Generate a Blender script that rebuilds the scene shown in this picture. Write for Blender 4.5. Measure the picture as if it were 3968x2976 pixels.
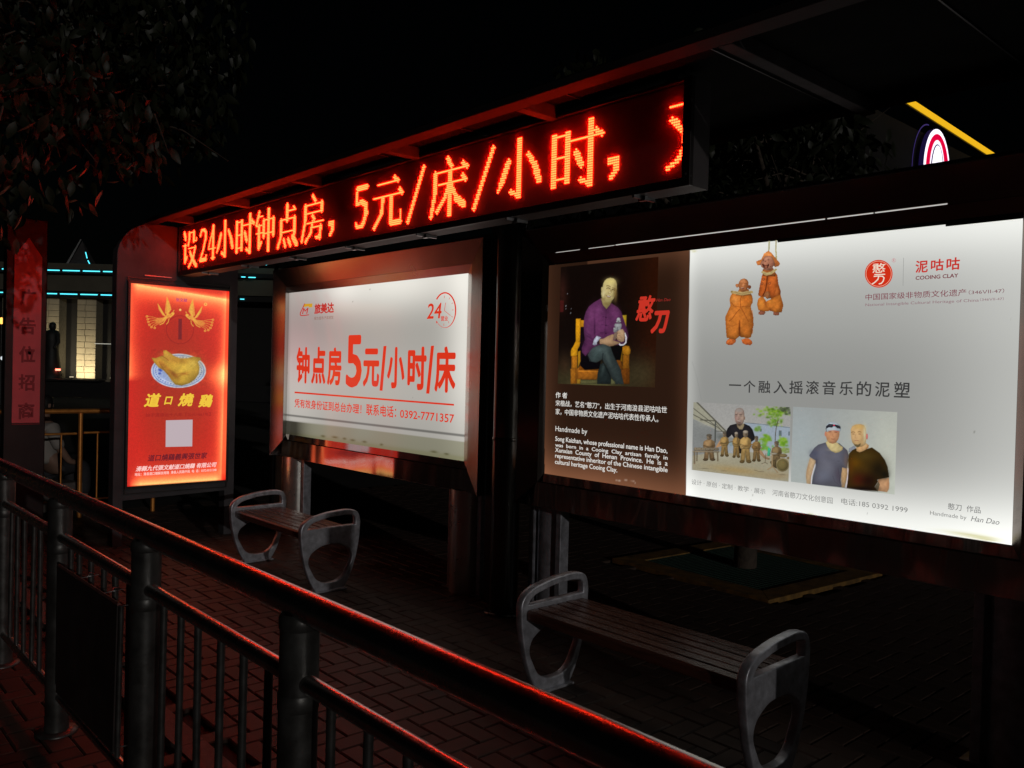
import bpy, bmesh, math, random
import numpy as np
from mathutils import Vector, Matrix

random.seed(7); rng = np.random.default_rng(7)
scene = bpy.context.scene
for o in list(bpy.data.objects): bpy.data.objects.remove(o)
COL = scene.collection

# ------------------------------------------------------------------ camera, world, sun, exposure
CAM_F, CAM_YAW, CAM_PITCH, CAM_ROLL = 3270.725, 0.83775, -0.014714, 0.025464
CAM_H = 1.65
def cam_axes():
    cy, sy = math.cos(CAM_YAW), math.sin(CAM_YAW)
    F = np.array([-sy*math.cos(CAM_PITCH), cy*math.cos(CAM_PITCH), math.sin(CAM_PITCH)])
    R = np.array([cy, sy, 0.0]); U = np.cross(R, F)
    c, s = math.cos(CAM_ROLL), math.sin(CAM_ROLL)
    return F, c*R+s*U, -s*R+c*U
FWD, RGT, UPV = cam_axes()
cam_data = bpy.data.cameras.new('camera'); cam = bpy.data.objects.new('camera', cam_data); COL.objects.link(cam)
cam_data.sensor_width = 36.0; cam_data.lens = 36.0*CAM_F/3968.0
cam_data.clip_start = 0.05; cam_data.clip_end = 600
cam.matrix_world = Matrix(((RGT[0],UPV[0],-FWD[0],0),(RGT[1],UPV[1],-FWD[1],0),(RGT[2],UPV[2],-FWD[2],CAM_H),(0,0,0,1)))
scene.camera = cam
scene.render.resolution_x, scene.render.resolution_y = 1024, 768
scene.view_settings.view_transform = 'Standard'; scene.view_settings.look = 'None'
scene.view_settings.exposure = 0.0; scene.view_settings.gamma = 1.0; scene.view_settings.use_curve_mapping = False
scene.render.engine = 'CYCLES'
scene.cycles.use_denoising = True
scene.cycles.use_light_tree = True
scene.cycles.max_bounces = 6; scene.cycles.glossy_bounces = 4; scene.cycles.diffuse_bounces = 3
scene.cycles.sample_clamp_indirect = 4.0
scene.cycles.use_adaptive_sampling = False

SUN_ELEV, SUN_AZ = math.radians(9.0), math.radians(-13.0)      # light comes low from the right, along the street
SUN_DIR = Vector((math.cos(SUN_ELEV)*math.cos(SUN_AZ), math.cos(SUN_ELEV)*math.sin(SUN_AZ), math.sin(SUN_ELEV)))
world = bpy.data.worlds.new('World'); scene.world = world; world.use_nodes = True
wn = world.node_tree; wn.nodes.clear()
sky = wn.nodes.new('ShaderNodeTexSky'); sky.sky_type = 'NISHITA'; sky.sun_disc = False
sky.sun_elevation = SUN_ELEV; sky.sun_rotation = math.pi/2 - SUN_AZ
bg = wn.nodes.new('ShaderNodeBackground'); bg.inputs['Strength'].default_value = 0.00012
wo = wn.nodes.new('ShaderNodeOutputWorld')
wn.links.new(sky.outputs[0], bg.inputs['Color']); wn.links.new(bg.outputs[0], wo.inputs['Surface'])
sun_d = bpy.data.lights.new('sun', 'SUN'); sun_d.energy = 0.30; sun_d.angle = math.radians(0.5); sun_d.color = (1.0, 0.95, 0.9)
sun = bpy.data.objects.new('sun', sun_d); COL.objects.link(sun)
sun.rotation_euler = SUN_DIR.to_track_quat('Z', 'Y').to_euler(); sun.location = (6, -3, 8)

# ------------------------------------------------------------------ helpers
def plane_pt(u, v, **k):
    """where the line of sight through the photograph's point (u, v) meets a plane of the shelter"""
    d = FWD + (u-1984.0)/CAM_F*RGT - (v-1488.0)/CAM_F*UPV
    C = np.array([0, 0, CAM_H]); ax = list(k)[0]; i = 'xyz'.index(ax)
    return C + (k[ax]-C[i])/d[i]*d
def photo_pt(P):
    P = np.asarray(P, float); d = P-np.array([0, 0, CAM_H]); z = d@FWD
    return 1984.0+CAM_F*(d@RGT)/z, 1488.0-CAM_F*(d@UPV)/z
def lin(c):
    c = np.asarray(c, float)/255.0
    return np.where(c <= 0.04045, c/12.92, ((c+0.055)/1.055)**2.4)

def setp(o, label=None, cat=None, group=None, kind=None):
    if label: o['label'] = label
    if cat: o['category'] = cat
    if group: o['group'] = group
    if kind: o['kind'] = kind
    return o
def empty(name, loc=(0,0,0), rotz=0, label=None, cat=None, group=None):
    o = bpy.data.objects.new(name, None); COL.objects.link(o); o.empty_display_size = 0.1
    o.location = loc; o.rotation_euler = (0, 0, rotz); setp(o, label, cat, group)
    return o
def link_mesh(name, me, parent=None, **kw):
    o = bpy.data.objects.new(name, me); COL.objects.link(o)
    if parent is not None:
        o.parent = parent
    setp(o, **kw); return o

class MB:
    """collects simple shapes in LOCAL coordinates of the future parent"""
    def __init__(s): s.v = []; s.f = []; s.sm = []
    def add(s, vs, fs, smooth=False):
        n = len(s.v); s.v += [tuple(map(float, p)) for p in vs]; s.f += [tuple(n+i for i in f) for f in fs]; s.sm += [smooth]*len(fs); return s
    def box(s, x0, x1, y0, y1, z0, z1):
        return s.add([(x0,y0,z0),(x1,y0,z0),(x1,y1,z0),(x0,y1,z0),(x0,y0,z1),(x1,y0,z1),(x1,y1,z1),(x0,y1,z1)],
                     [(0,3,2,1),(4,5,6,7),(0,1,5,4),(1,2,6,5),(2,3,7,6),(3,0,4,7)])
    def hexa(s, p8): return s.add(p8, [(0,3,2,1),(4,5,6,7),(0,1,5,4),(1,2,6,5),(2,3,7,6),(3,0,4,7)])
    def tube(s, pts, r, n=12, caps=True):
        pts = [Vector(p) for p in pts]; rs = r if isinstance(r, (list, tuple)) else [r]*len(pts)
        rings = []; prev = None
        for i, p in enumerate(pts):
            t = (pts[min(i+1, len(pts)-1)]-pts[max(i-1, 0)]).normalized()
            if prev is None:
                a = Vector((0,0,1)) if abs(t.z) < .9 else Vector((1,0,0)); nx = t.cross(a).normalized()
            else: nx = (prev-t*prev.dot(t)).normalized()
            prev = nx; ny = t.cross(nx)
            rings.append([p+(nx*math.cos(2*math.pi*k/n)+ny*math.sin(2*math.pi*k/n))*rs[i] for k in range(n)])
        vs = [q for ring in rings for q in ring]
        fs = [(i*n+k, i*n+(k+1) % n, (i+1)*n+(k+1) % n, (i+1)*n+k) for i in range(len(pts)-1) for k in range(n)]
        s.add(vs, fs, True)
        if caps:
            s.add(rings[0], [tuple(reversed(range(n)))]); s.add(rings[-1], [tuple(range(n))])
        return s
    def lathe(s, prof, n=20, c=(0,0)):
        vs = [(c[0]+r*math.cos(2*math.pi*k/n), c[1]+r*math.sin(2*math.pi*k/n), z) for r, z in prof for k in range(n)]
        fs = [(i*n+k, i*n+(k+1) % n, (i+1)*n+(k+1) % n, (i+1)*n+k) for i in range(len(prof)-1) for k in range(n)]
        return s.add(vs, fs, True)
    def prism(s, poly, axis, a, b):
        """poly in the two other axes, extruded along axis from a to b"""
        def P(p, t):
            return {'x': (t, p[0], p[1]), 'y': (p[0], t, p[1]), 'z': (p[0], p[1], t)}[axis]
        n = len(poly)
        s.add([P(p, a) for p in poly]+[P(p, b) for p in poly],
              [tuple(range(n)), tuple(reversed(range(n, 2*n)))]+[(i, n+i, n+(i+1) % n, (i+1) % n) for i in range(n)])
        return s
    def mesh(s, name, mat):
        me = bpy.data.meshes.new(name); me.from_pydata(s.v, [], s.f); me.materials.append(mat)
        me.polygons.foreach_set('use_smooth', s.sm); me.validate()
        bm = bmesh.new(); bm.from_mesh(me); bmesh.ops.recalc_face_normals(bm, faces=bm.faces); bm.to_mesh(me); bm.free()
        return me
    def build(s, name, mat, parent=None, bevel=0, **kw):
        o = link_mesh(name, s.mesh(name, mat), parent, **kw)
        if bevel:
            m = o.modifiers.new('bevel', 'BEVEL'); m.width = bevel; m.segments = 2; m.limit_method = 'ANGLE'; m.angle_limit = math.radians(40)
        return o

def copy_tree(o, parent=None):
    c = o.copy(); COL.objects.link(c)
    if parent is not None: c.parent = parent
    for ch in list(o.children): copy_tree(ch, c)
    return c

# ------------------------------------------------------------------ materials
def newmat(name):
    m = bpy.data.materials.new(name); m.use_nodes = True
    nt = m.node_tree; return m, nt, nt.nodes['Principled BSDF']
def mat_basic(name, col, rough=0.6, metal=0.0, var=0.25, scale=8.0, bump=0.0, bscale=40.0, stretch=(1,1,1), spec=0.5, rvar=0.1, dirt=None, bdist=.01, bdetail=4):
    m, nt, b = newmat(name); N, L = nt.nodes, nt.links
    tc = N.new('ShaderNodeTexCoord'); mp = N.new('ShaderNodeMapping'); mp.inputs['Scale'].default_value = stretch
    L.new(tc.outputs['Object'], mp.inputs['Vector'])
    n1 = N.new('ShaderNodeTexNoise'); n1.inputs['Scale'].default_value = scale; n1.inputs['Detail'].default_value = 6; n1.inputs['Roughness'].default_value = .6
    L.new(mp.outputs[0], n1.inputs['Vector'])
    r = N.new('ShaderNodeValToRGB'); e = r.color_ramp.elements
    c = np.array(col); e[0].position = .3; e[1].position = .72
    lo = c*(1-var); hi = np.minimum(c*(1+var), .95)
    if dirt is not None: lo = np.array(dirt)
    e[0].color = (*lo, 1); e[1].color = (*hi, 1)
    L.new(n1.outputs[0], r.inputs[0]); L.new(r.outputs[0], b.inputs['Base Color'])
    mr = N.new('ShaderNodeMapRange'); mr.inputs[3].default_value = max(rough-rvar, .02); mr.inputs[4].default_value = min(rough+rvar, 1)
    L.new(n1.outputs[0], mr.inputs[0]); L.new(mr.outputs[0], b.inputs['Roughness'])
    b.inputs['Metallic'].default_value = metal; b.inputs['Specular IOR Level'].default_value = spec
    if bump:
        n2 = N.new('ShaderNodeTexNoise'); n2.inputs['Scale'].default_value = bscale; n2.inputs['Detail'].default_value = bdetail
        L.new(mp.outputs[0], n2.inputs['Vector'])
        bp = N.new('ShaderNodeBump'); bp.inputs['Strength'].default_value = bump; bp.inputs['Distance'].default_value = bdist
        L.new(n2.outputs[0], bp.inputs['Height']); L.new(bp.outputs[0], b.inputs['Normal'])
    return m
def mat_glow(name, col, strength):
    m, nt, b = newmat(name); b.inputs['Base Color'].default_value = (*[c*.3 for c in col], 1)
    b.inputs['Emission Color'].default_value = (*col, 1); b.inputs['Emission Strength'].default_value = strength; return m
def mat_print(name, attr='Col', rough=0.16, spec=0.35):
    """back-lit printed film behind a clear cover: each point gives off the light its attribute holds"""
    m, nt, b = newmat(name); N, L = nt.nodes, nt.links
    a = N.new('ShaderNodeAttribute'); a.attribute_name = attr
    L.new(a.outputs['Color'], b.inputs['Emission Color']); b.inputs['Emission Strength'].default_value = 1.0
    b.inputs['Base Color'].default_value = (.03, .03, .03, 1); b.inputs['Roughness'].default_value = rough; b.inputs['Specular IOR Level'].default_value = spec
    return m

M = {}
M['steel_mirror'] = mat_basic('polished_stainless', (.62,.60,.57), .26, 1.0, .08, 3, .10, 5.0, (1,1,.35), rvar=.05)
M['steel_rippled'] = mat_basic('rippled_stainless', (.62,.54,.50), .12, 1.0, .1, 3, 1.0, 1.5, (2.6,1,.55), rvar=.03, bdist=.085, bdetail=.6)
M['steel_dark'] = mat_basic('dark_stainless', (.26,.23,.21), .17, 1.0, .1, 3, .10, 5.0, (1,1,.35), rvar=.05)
M['steel_wavy'] = mat_basic('wavy_polished_stainless', (.55,.50,.46), .11, 1.0, .1, 3, .8, 1.6, (2.2,1,.5), rvar=.03, bdist=.02, bdetail=.8)
M['steel'] = mat_basic('brushed_steel', (.42,.42,.43), .32, 1.0, .2, 14, .12, 60, (1,1,.1))
M['rail_steel'] = mat_basic('rail_steel', (.60,.59,.58), .27, 1.0, .15, 9, .03, 40, (1,1,1), rvar=.08)
M['galv'] = mat_basic('worn_galvanised_tube', (.085,.085,.082), .40, .6, .3, 14, .05, 70, dirt=(.045,.043,.04), rvar=.12)
M['frame_dark'] = mat_basic('dark_metal', (.05,.047,.045), .38, .5, .3, 6, .08, 30)
M['wall_metal'] = mat_basic('grey_sheet_metal', (.07,.068,.074), .75, 0, .3, 3.5, .05, 20, dirt=(.05,.048,.052), spec=.2)
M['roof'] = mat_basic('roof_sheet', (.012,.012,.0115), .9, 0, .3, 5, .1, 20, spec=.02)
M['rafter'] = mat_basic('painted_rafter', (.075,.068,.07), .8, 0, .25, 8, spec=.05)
M['roof_beam'] = mat_basic('painted_beam', (.026,.022,.023), .75, 0, .25, 8, .08, 40, spec=.12)
M['black'] = mat_basic('black_plastic', (.012,.012,.012), .5, 0, .2, 10)
M['led_face'] = mat_basic('led_module_face', (.20,.02,.02), .7, 0, .1, 30, .3, 300)
M['cast'] = mat_basic('cast_aluminium', (.56,.57,.63), .38, .5, .16, 18, .10, 70, dirt=(.30,.30,.33))
M['wood'] = mat_basic('varnished_wood', (.11,.042,.028), .27, 0, .4, 6, .15, 30, (.6,9,9), rvar=.1)
M['paver'] = None
M['stone'] = mat_basic('pale_stone', (.52,.46,.33), .8, 0, .16, 1.5, .2, 10)
M['dark_wall'] = mat_basic('dark_render', (.012,.0115,.011), .85, 0, .3, 1)
M['orange_lit_rail'] = mat_basic('orange_lit_tube', (.90,.32,.07), .40, .6, .25, 15)  # base colour holds the orange street light falling on the rail
M['leaf'] = mat_basic('leaf_green', (.015,.019,.008), .5, 0, .4, 12, spec=.35)
M['bark'] = mat_basic('bark', (.08,.06,.045), .9, 0, .4, 20, .6, 40)
M['print'] = mat_print('backlit_print')
M['print_matt'] = mat_print('backlit_print_satin', rough=.3, spec=.25)
M['kerb'] = mat_basic('granite', (.15,.13,.12), .7, 0, .25, 30, .2, 120)
def paver_mat():
    m, nt, b = newmat('clay_paver'); N, L = nt.nodes, nt.links
    oi = N.new('ShaderNodeObjectInfo'); tc = N.new('ShaderNodeTexCoord'); g = N.new('ShaderNodeNewGeometry')
    n = N.new('ShaderNodeTexNoise'); n.inputs['Scale'].default_value = 3.0; n.inputs['Detail'].default_value = 8
    L.new(g.outputs['Position'], n.inputs['Vector'])
    add = N.new('ShaderNodeMath'); add.operation = 'MULTIPLY_ADD'; add.inputs[1].default_value = .5
    L.new(oi.outputs['Random'], add.inputs[0]); L.new(n.outputs[0], add.inputs[2])
    ad2 = N.new('ShaderNodeMath'); ad2.operation = 'MULTIPLY_ADD'; ad2.inputs[1].default_value = .5
    L.new(g.outputs['Random Per Island'], ad2.inputs[0]); L.new(add.outputs[0], ad2.inputs[2])
    r = N.new('ShaderNodeValToRGB'); e = r.color_ramp.elements; e[0].position = .35; e[0].color = (.018,.011,.009,1); e[1].position = 1.2 if False else 1.0; e[1].color = (.064,.039,.029,1)
    L.new(ad2.outputs[0], r.inputs[0]); L.new(r.outputs[0], b.inputs['Base Color'])
    n2 = N.new('ShaderNodeTexNoise'); n2.inputs['Scale'].default_value = 160; L.new(g.outputs['Position'], n2.inputs['Vector'])
    bp = N.new('ShaderNodeBump'); bp.inputs['Strength'].default_value = .4; bp.inputs['Distance'].default_value = .002
    L.new(n2.outputs[0], bp.inputs['Height']); L.new(bp.outputs[0], b.inputs['Normal'])
    b.inputs['Roughness'].default_value = .62; return m
M['paver'] = paver_mat()

# ------------------------------------------------------------------ print tools: a print is flat colour on the poster sheet
class Paint:
    def __init__(s, xs, ys, bg):
        s.x, s.y = xs, ys; s.c = np.zeros((len(xs), 3)); s.c[:] = bg(xs, ys) if callable(bg) else bg; s.a = np.zeros(len(xs)); s.vol = 0.0
    def _put(s, w, col):
        w = w[:, None]; c = col(s.x, s.y) if callable(col) else np.asarray(col, float)
        s.c = s.c*(1-w)+c*w; s.a = np.maximum(s.a, w[:, 0]); return s
    def _seg(s, a, b):
        ax, ay = a; bx, by = b; dx, dy = bx-ax, by-ay; L = dx*dx+dy*dy+1e-9
        t = np.clip(((s.x-ax)*dx+(s.y-ay)*dy)/L, 0, 1); return np.hypot(s.x-ax-t*dx, s.y-ay-t*dy)
    def poly(s, pts, col, soft=4, alpha=1.0):
        ins = np.zeros(len(s.x), bool); d = np.full(len(s.x), 1e9); n = len(pts)
        for i in range(n):
            a, b = pts[i], pts[(i+1) % n]; d = np.minimum(d, s._seg(a, b))
            if a[1] != b[1]:
                c = (a[1] > s.y) != (b[1] > s.y); xx = a[0]+(s.y-a[1])*(b[0]-a[0])/(b[1]-a[1]); ins ^= c & (s.x < xx)
        sd = np.where(ins, d, -d)
        if s.vol and not callable(col) and alpha == 1.0:
            q = np.array(pts); cx, cy = q.mean(0); rx, ry = np.ptp(q[:, 0])/2+1, np.ptp(q[:, 1])/2+1; w_ = .22*min(rx, ry)+2
            k = 1-s.vol*np.exp(-np.maximum(sd, 0)/w_)+s.vol*.55*np.clip(-.55*(s.x-cx)/rx-.65*(s.y-cy)/ry, -1, 1)+s.vol*.16*np.sin(s.x/w_*1.7+np.sin(s.y/w_*1.1)*1.6)
            base = np.asarray(col, float); return s._put(np.clip(.5+sd/soft, 0, 1)*alpha, lambda x, y: np.clip(base*k[:, None], 0, 255))
        return s._put(np.clip(.5+sd/soft, 0, 1)*alpha, col)
    def ell(s, cx, cy, rx, ry, col, rot=0, soft=4, alpha=1.0):
        c, q = math.cos(rot), math.sin(rot); X = (s.x-cx)*c+(s.y-cy)*q; Y = -(s.x-cx)*q+(s.y-cy)*c
        k = np.sqrt((X/rx)**2+(Y/ry)**2)+1e-9
        if s.vol and not callable(col) and alpha == 1.0 and min(rx, ry) > 12:
            base = np.asarray(col, float); kk_ = 1-s.vol*.8*k**3+s.vol*.5*np.clip(-.5*X/rx-.6*Y/ry, -1, 1); col = lambda x, y: np.clip(base*kk_[:, None], 0, 255)
        return s._put(np.clip(.5+(1-k)*min(rx, ry)/soft, 0, 1)*alpha, col)
    def line(s, pts, w, col, soft=3, alpha=1.0):
        d = np.full(len(s.x), 1e9)
        for a, b in zip(pts, pts[1:]): d = np.minimum(d, s._seg(a, b))
        return s._put(np.clip(.5+(w/2-d)/soft, 0, 1)*alpha, col)
    def blob(s, cx, cy, rx, ry, col, alpha=.6, rot=0):
        c, q = math.cos(rot), math.sin(rot); X = (s.x-cx)*c+(s.y-cy)*q; Y = -(s.x-cx)*q+(s.y-cy)*c
        return s._put(np.exp(-((X/rx)**2+(Y/ry)**2))*alpha, col)
    def tex(s, amt, sc):
        t = np.zeros(len(s.x))
        for i, f in enumerate((1.0, 1.9, 3.7, 6.1)):
            t += np.sin(s.x*f/sc*.83+2.1*i+1.7*np.sin(s.y*f/sc*.61+i))*np.sin(s.y*f/sc*.91+1.3*i+1.5*np.sin(s.x*f/sc*.47+2*i))/(1+.6*i)
        s.c = np.clip(s.c*(1+amt*t[:, None]), 0, 255); return s
    def noise(s, amt, cell):
        h = np.sin(np.floor(s.x/cell)*12.9898+np.floor(s.y/cell)*78.233)*43758.5453; h = h-np.floor(h)
        s.c = np.clip(s.c*(1+amt*(h[:, None]-.5)*2), 0, 255); return s

class Sheet:
    """a vertical sheet of a light box; kind 'y' = plane Y const (local a = X), kind 'x' = plane X const (local a = Y)"""
    def __init__(s, kind, t): s.kind, s.t = kind, t
    def ab(s, u, v):
        p = plane_pt(u, v, **{s.kind: s.t}); return (p[0] if s.kind == 'y' else p[1]), p[2]
    def world(s, a, b, off=0.0):
        return (a, s.t-off, b) if s.kind == 'y' else (s.t+off, a, b)
    def px(s, A, B):
        P = np.stack([A, np.full_like(A, s.t), B], -1) if s.kind == 'y' else np.stack([np.full_like(A, s.t), A, B], -1)
        d = P-np.array([0, 0, CAM_H]); z = d@FWD; return 1984.0+CAM_F*(d@RGT)/z, 1488.0-CAM_F*(d@UPV)/z
def grid_print(name, sheet, a0, a1, b0, b1, na, nb, fn, off, parent, mat='print', cut=False, **kw):
    """fn(u, v) -> Paint holding 0..255 colours at the photograph's points"""
    A, B = np.meshgrid(np.linspace(a0, a1, na+1), np.linspace(b0, b1, nb+1)); A = A.ravel(); B = B.ravel()
    U, V = sheet.px(A, B); p = fn(U, V); colr = lin(np.clip(p.c, 0, 600))
    idx = np.arange((na+1)*(nb+1)).reshape(nb+1, na+1)
    q = np.stack([idx[:-1,:-1], idx[:-1,1:], idx[1:,1:], idx[1:,:-1]], -1).reshape(-1, 4)
    if cut: q = q[(p.a[q] > .45).all(1)]
    used = np.unique(q); remap = np.full(len(A), -1); remap[used] = np.arange(len(used)); q = remap[q]
    T = np.full(len(A), sheet.t-off if sheet.kind == 'y' else sheet.t+off)
    P = (np.stack([A, T, B], -1) if sheet.kind == 'y' else np.stack([T, A, B], -1))[used]
    me = bpy.data.meshes.new(name); me.vertices.add(len(P)); me.vertices.foreach_set('co', P.ravel().astype(np.float32))
    me.loops.add(len(q)*4); me.loops.foreach_set('vertex_index', q.ravel().astype(np.int32))
    me.polygons.add(len(q)); me.polygons.foreach_set('loop_start', np.arange(0, len(q)*4, 4, dtype=np.int32))
    me.update(calc_edges=True)
    at = me.color_attributes.new('Col', 'FLOAT_COLOR', 'POINT')
    at.data.foreach_set('color', np.concatenate([colr[used], np.ones((len(used), 1))], 1).ravel().astype(np.float32))
    me.materials.append(M[mat]); me.validate()
    return link_mesh(name, me, parent, **kw)

_tc = {}
def glyphs(text, bold=0.0, shear=0.0, space=1.0):
    k = (text, bold, shear, space)
    if k in _tc: return _tc[k]
    cu = bpy.data.curves.new('t', 'FONT'); cu.body = text; cu.size = 1; cu.offset = bold; cu.shear = shear; cu.resolution_u = 3; cu.space_character = space
    o = bpy.data.objects.new('t', cu); COL.objects.link(o)
    dg = bpy.context.evaluated_depsgraph_get(); me = bpy.data.meshes.new_from_object(o.evaluated_get(dg))
    vs = np.array([v.co[:2] for v in me.vertices]); fs = [tuple(p.vertices) for p in me.polygons]
    bpy.data.objects.remove(o); bpy.data.curves.remove(cu); bpy.data.meshes.remove(me)
    _tc[k] = (vs, fs); return vs, fs
class Lettering:
    def __init__(s, sheet, off): s.sh, s.off = sheet, off; s.v = []; s.f = []; s.c = []; s.single = []
    def _add(s, pts, fs, col):
        n = len(s.v); s.v += pts; s.f += [tuple(n+i for i in f) for f in fs]; s.c += [tuple(lin(col))]*len(pts)
    def text(s, t, tl, bl, br, col, T, bold=0.0, shear=0.0, space=1.0, own=True):
        """tl, bl, br: corners of the writing in crop pixels, T maps crop to photograph"""
        vs, fs = glyphs(t, 0.0, shear, space)
        if len(vs) == 0: return
        a0, b1 = s.sh.ab(*T(*tl)); a00, b0 = s.sh.ab(*T(*bl)); a1, b00 = s.sh.ab(*T(*br))
        a0 = (a0+a00)/2; b0m = (b0+b00)/2; b1 = b1+(b0m-b0)
        mn, mx = vs.min(0), vs.max(0); sz = mx-mn
        # heavier strokes: the glyph laid down several times, each a hair further out
        sh_ = [(0,0)] if bold <= .003 else [(bold*math.cos(k*math.pi/4), bold*math.sin(k*math.pi/4)) for k in range(8)]+[(0,0)]
        start = len(s.v); mn = mn-bold; sz = sz+2*bold
        for k, (dx, dy) in enumerate(sh_):
            w = (vs+np.array([dx, dy])-mn)/sz
            s._add([s.sh.world(a0+(a1-a0)*p[0], b0m+(b1-b0m)*p[1], s.off+.00006*k) for p in w], fs, col)
        if len(t) == 1 and own: s.single.append((start, len(s.v)))
    def quad(s, pts, col, T):
        s._add([s.sh.world(*s.sh.ab(*T(*p)), s.off) for p in pts], [tuple(range(len(pts)))], col)
    def stroke(s, pts, w, col, T):
        P = [np.array(p, float) for p in pts]
        for a, b in zip(P, P[1:]):
            d = b-a; L = np.hypot(*d)+1e-9; n = np.array([-d[1], d[0]])/L*w/2; e = d/L*w*.25
            s.quad([a-n-e, b-n+e, b+n+e, a+n-e], col, T)
    def build(s, name, parent, mat='print', **kw):
        return s._mk(name, parent, mat, [i for i in range(len(s.v)) if not any(a <= i < b for a, b in s.single)], kind='stuff', **kw)
    def singles(s, name, mat='print'):
        return [s._mk(name, None, mat, list(range(a, b))) for a, b in s.single]
    def _mk(s, name, parent, mat, ids, **kw):
        mp = {i: k for k, i in enumerate(ids)}; V_ = [s.v[i] for i in ids]; F_ = [tuple(mp[i] for i in f) for f in s.f if f[0] in mp]; C_ = [s.c[i] for i in ids]
        s2 = s; s = type('x', (), dict(v=V_, f=F_, c=C_))
        me = bpy.data.meshes.new(name); me.from_pydata([tuple(map(float, p)) for p in s.v], [], s.f); me.materials.append(M[mat])
        at = me.color_attributes.new('Col', 'FLOAT_COLOR', 'POINT')
        at.data.foreach_set('color', np.concatenate([np.array(s.c), np.ones((len(s.c), 1))], 1).ravel().astype(np.float32))
        return link_mesh(name, me, parent, **kw)
def crop(ox, oy, sc): return lambda x, y: (ox+x/sc, oy+y/sc)

# ------------------------------------------------------------------ ground and paving
g = MB(); g.add([(-150,-60,-.03),(60,-60,-.03),(60,120,-.03),(-150,120,-.03)], [(0,1,2,3)])
ground = g.build('ground', mat_basic('dark_ground', (.035,.03,.027), .9, 0, .3, .8), kind='structure')
PW, PG, PH = .105, .005, .022
def paver_mesh(L, W):
    b = MB(); x, y = L/2, W/2; c = .006
    b.v = [(-x,-y,-PH),(x,-y,-PH),(x,y,-PH),(-x,y,-PH),(-x,-y,-c),(x,-y,-c),(x,y,-c),(-x,y,-c),(-x+c,-y+c,0),(x-c,-y+c,0),(x-c,y-c,0),(-x+c,y-c,0)]
    b.f = [(4,5,9,8),(5,6,10,9),(6,7,11,10),(7,4,8,11),(8,9,10,11),(0,1,5,4),(1,2,6,5),(2,3,7,6),(3,0,4,7)]; b.sm = [False]*9
    return b.mesh('paver', M['paver'])
pm_h = paver_mesh(2*PW-PG, PW-PG); pm_v = paver_mesh(PW-PG, 2*PW-PG)
KX = [(1.36, 1.49)]                     # a light kerb row crosses the paving here (y range)
PIT = (-4.05, 6.42, 1.62, math.radians(-4))
cand = []
for i in range(-95, 25):
    for j in range(-6, 75):
        c = (i-j) % 4
        if c == 0: x, y, k = (i+1)*PW, (j+.5)*PW, 0
        elif c == 3: x, y, k = (i+.5)*PW, (j+1)*PW, 1
        else: continue
        if any(a-.06 < y < b+.06 for a, b in KX): continue
        if abs(x-PIT[0]) < .85 and abs(y-PIT[1]) < .85: continue
        u, v = photo_pt((x, y, 0)); d = np.array([x, y, -CAM_H])@FWD
        if d < .5: continue
        vis = -60 < u < 4030 and v < 3060
        cand.append((d if vis else d+100, x, y, k))
cand.sort()
single, rest = cand[:300], [c for c in cand[300:] if c[0] < 116]
for d, x, y, k in single:
    o = link_mesh('paver', pm_v if k else pm_h, ground); o.location = (x, y, random.uniform(-.0015, .0015)); o.rotation_euler = (random.uniform(-.006,.006), random.uniform(-.006,.006), random.uniform(-.01,.01))
b = MB(); tv = [v.co.copy() for v in pm_h.vertices]; tf = [tuple(p.vertices) for p in pm_h.polygons]
tv2 = [v.co.copy() for v in pm_v.vertices]; tf2 = [tuple(p.vertices) for p in pm_v.polygons]
for d, x, y, k in rest:
    dz = random.uniform(-.0015, .0015); a, bb = random.uniform(-.006,.006), random.uniform(-.006,.006)
    b.add([(p.x+x, p.y+y, p.z+dz+a*p.x+bb*p.y) for p in (tv2 if k else tv)], tf2 if k else tf)
me = bpy.data.meshes.new('paver'); me.from_pydata(b.v, [], b.f); me.materials.append(M['paver'])
link_mesh('paver', me, ground, kind='stuff')
kb = MB(); kb.box(0, .496, 0, .118, -.03, .006); km = kb.mesh('kerb_stone', M['kerb'])
for i in range(22):
    o = link_mesh('kerb_stone', km, ground); o.location = (-8.6+i*.5, 1.366, random.uniform(-.001,.001))

# tree grate let into the paving behind the right light box
tg = empty('tree_grate', (PIT[0], PIT[1], 0), PIT[3], 'square green tree grate with yellow border set in the paving behind the right light box', 'tree grate')
m_yel = mat_basic('worn_yellow_paint', (.30,.16,.035), .7, 0, .3, 12, dirt=(.12,.07,.025)); m_grn = mat_basic('green_grate', (.025,.06,.045), .6, 0, .3, 20)
h = PIT[2]/2
for s in range(4):
    b = MB(); b.prism([(-h,-h),(h,-h),(h-.2,-h+.2),(-h+.2,-h+.2)], 'z', -.02, .022); o = b.build('border', m_yel, tg, bevel=.004); o.rotation_euler = (0,0,s*math.pi/2)
b = MB(); n = 30; q = h-.205
b.box(-q, q, -q, q, -.03, -.012)
for i in range(n+1):
    t = -q+2*q*i/n
    b.box(t-.008, t+.008, -q, q, -.012, .012); b.box(-q, q, t-.008, t+.008, -.012, .0085)
b.build('grate', m_grn, tg, kind='stuff')

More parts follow.
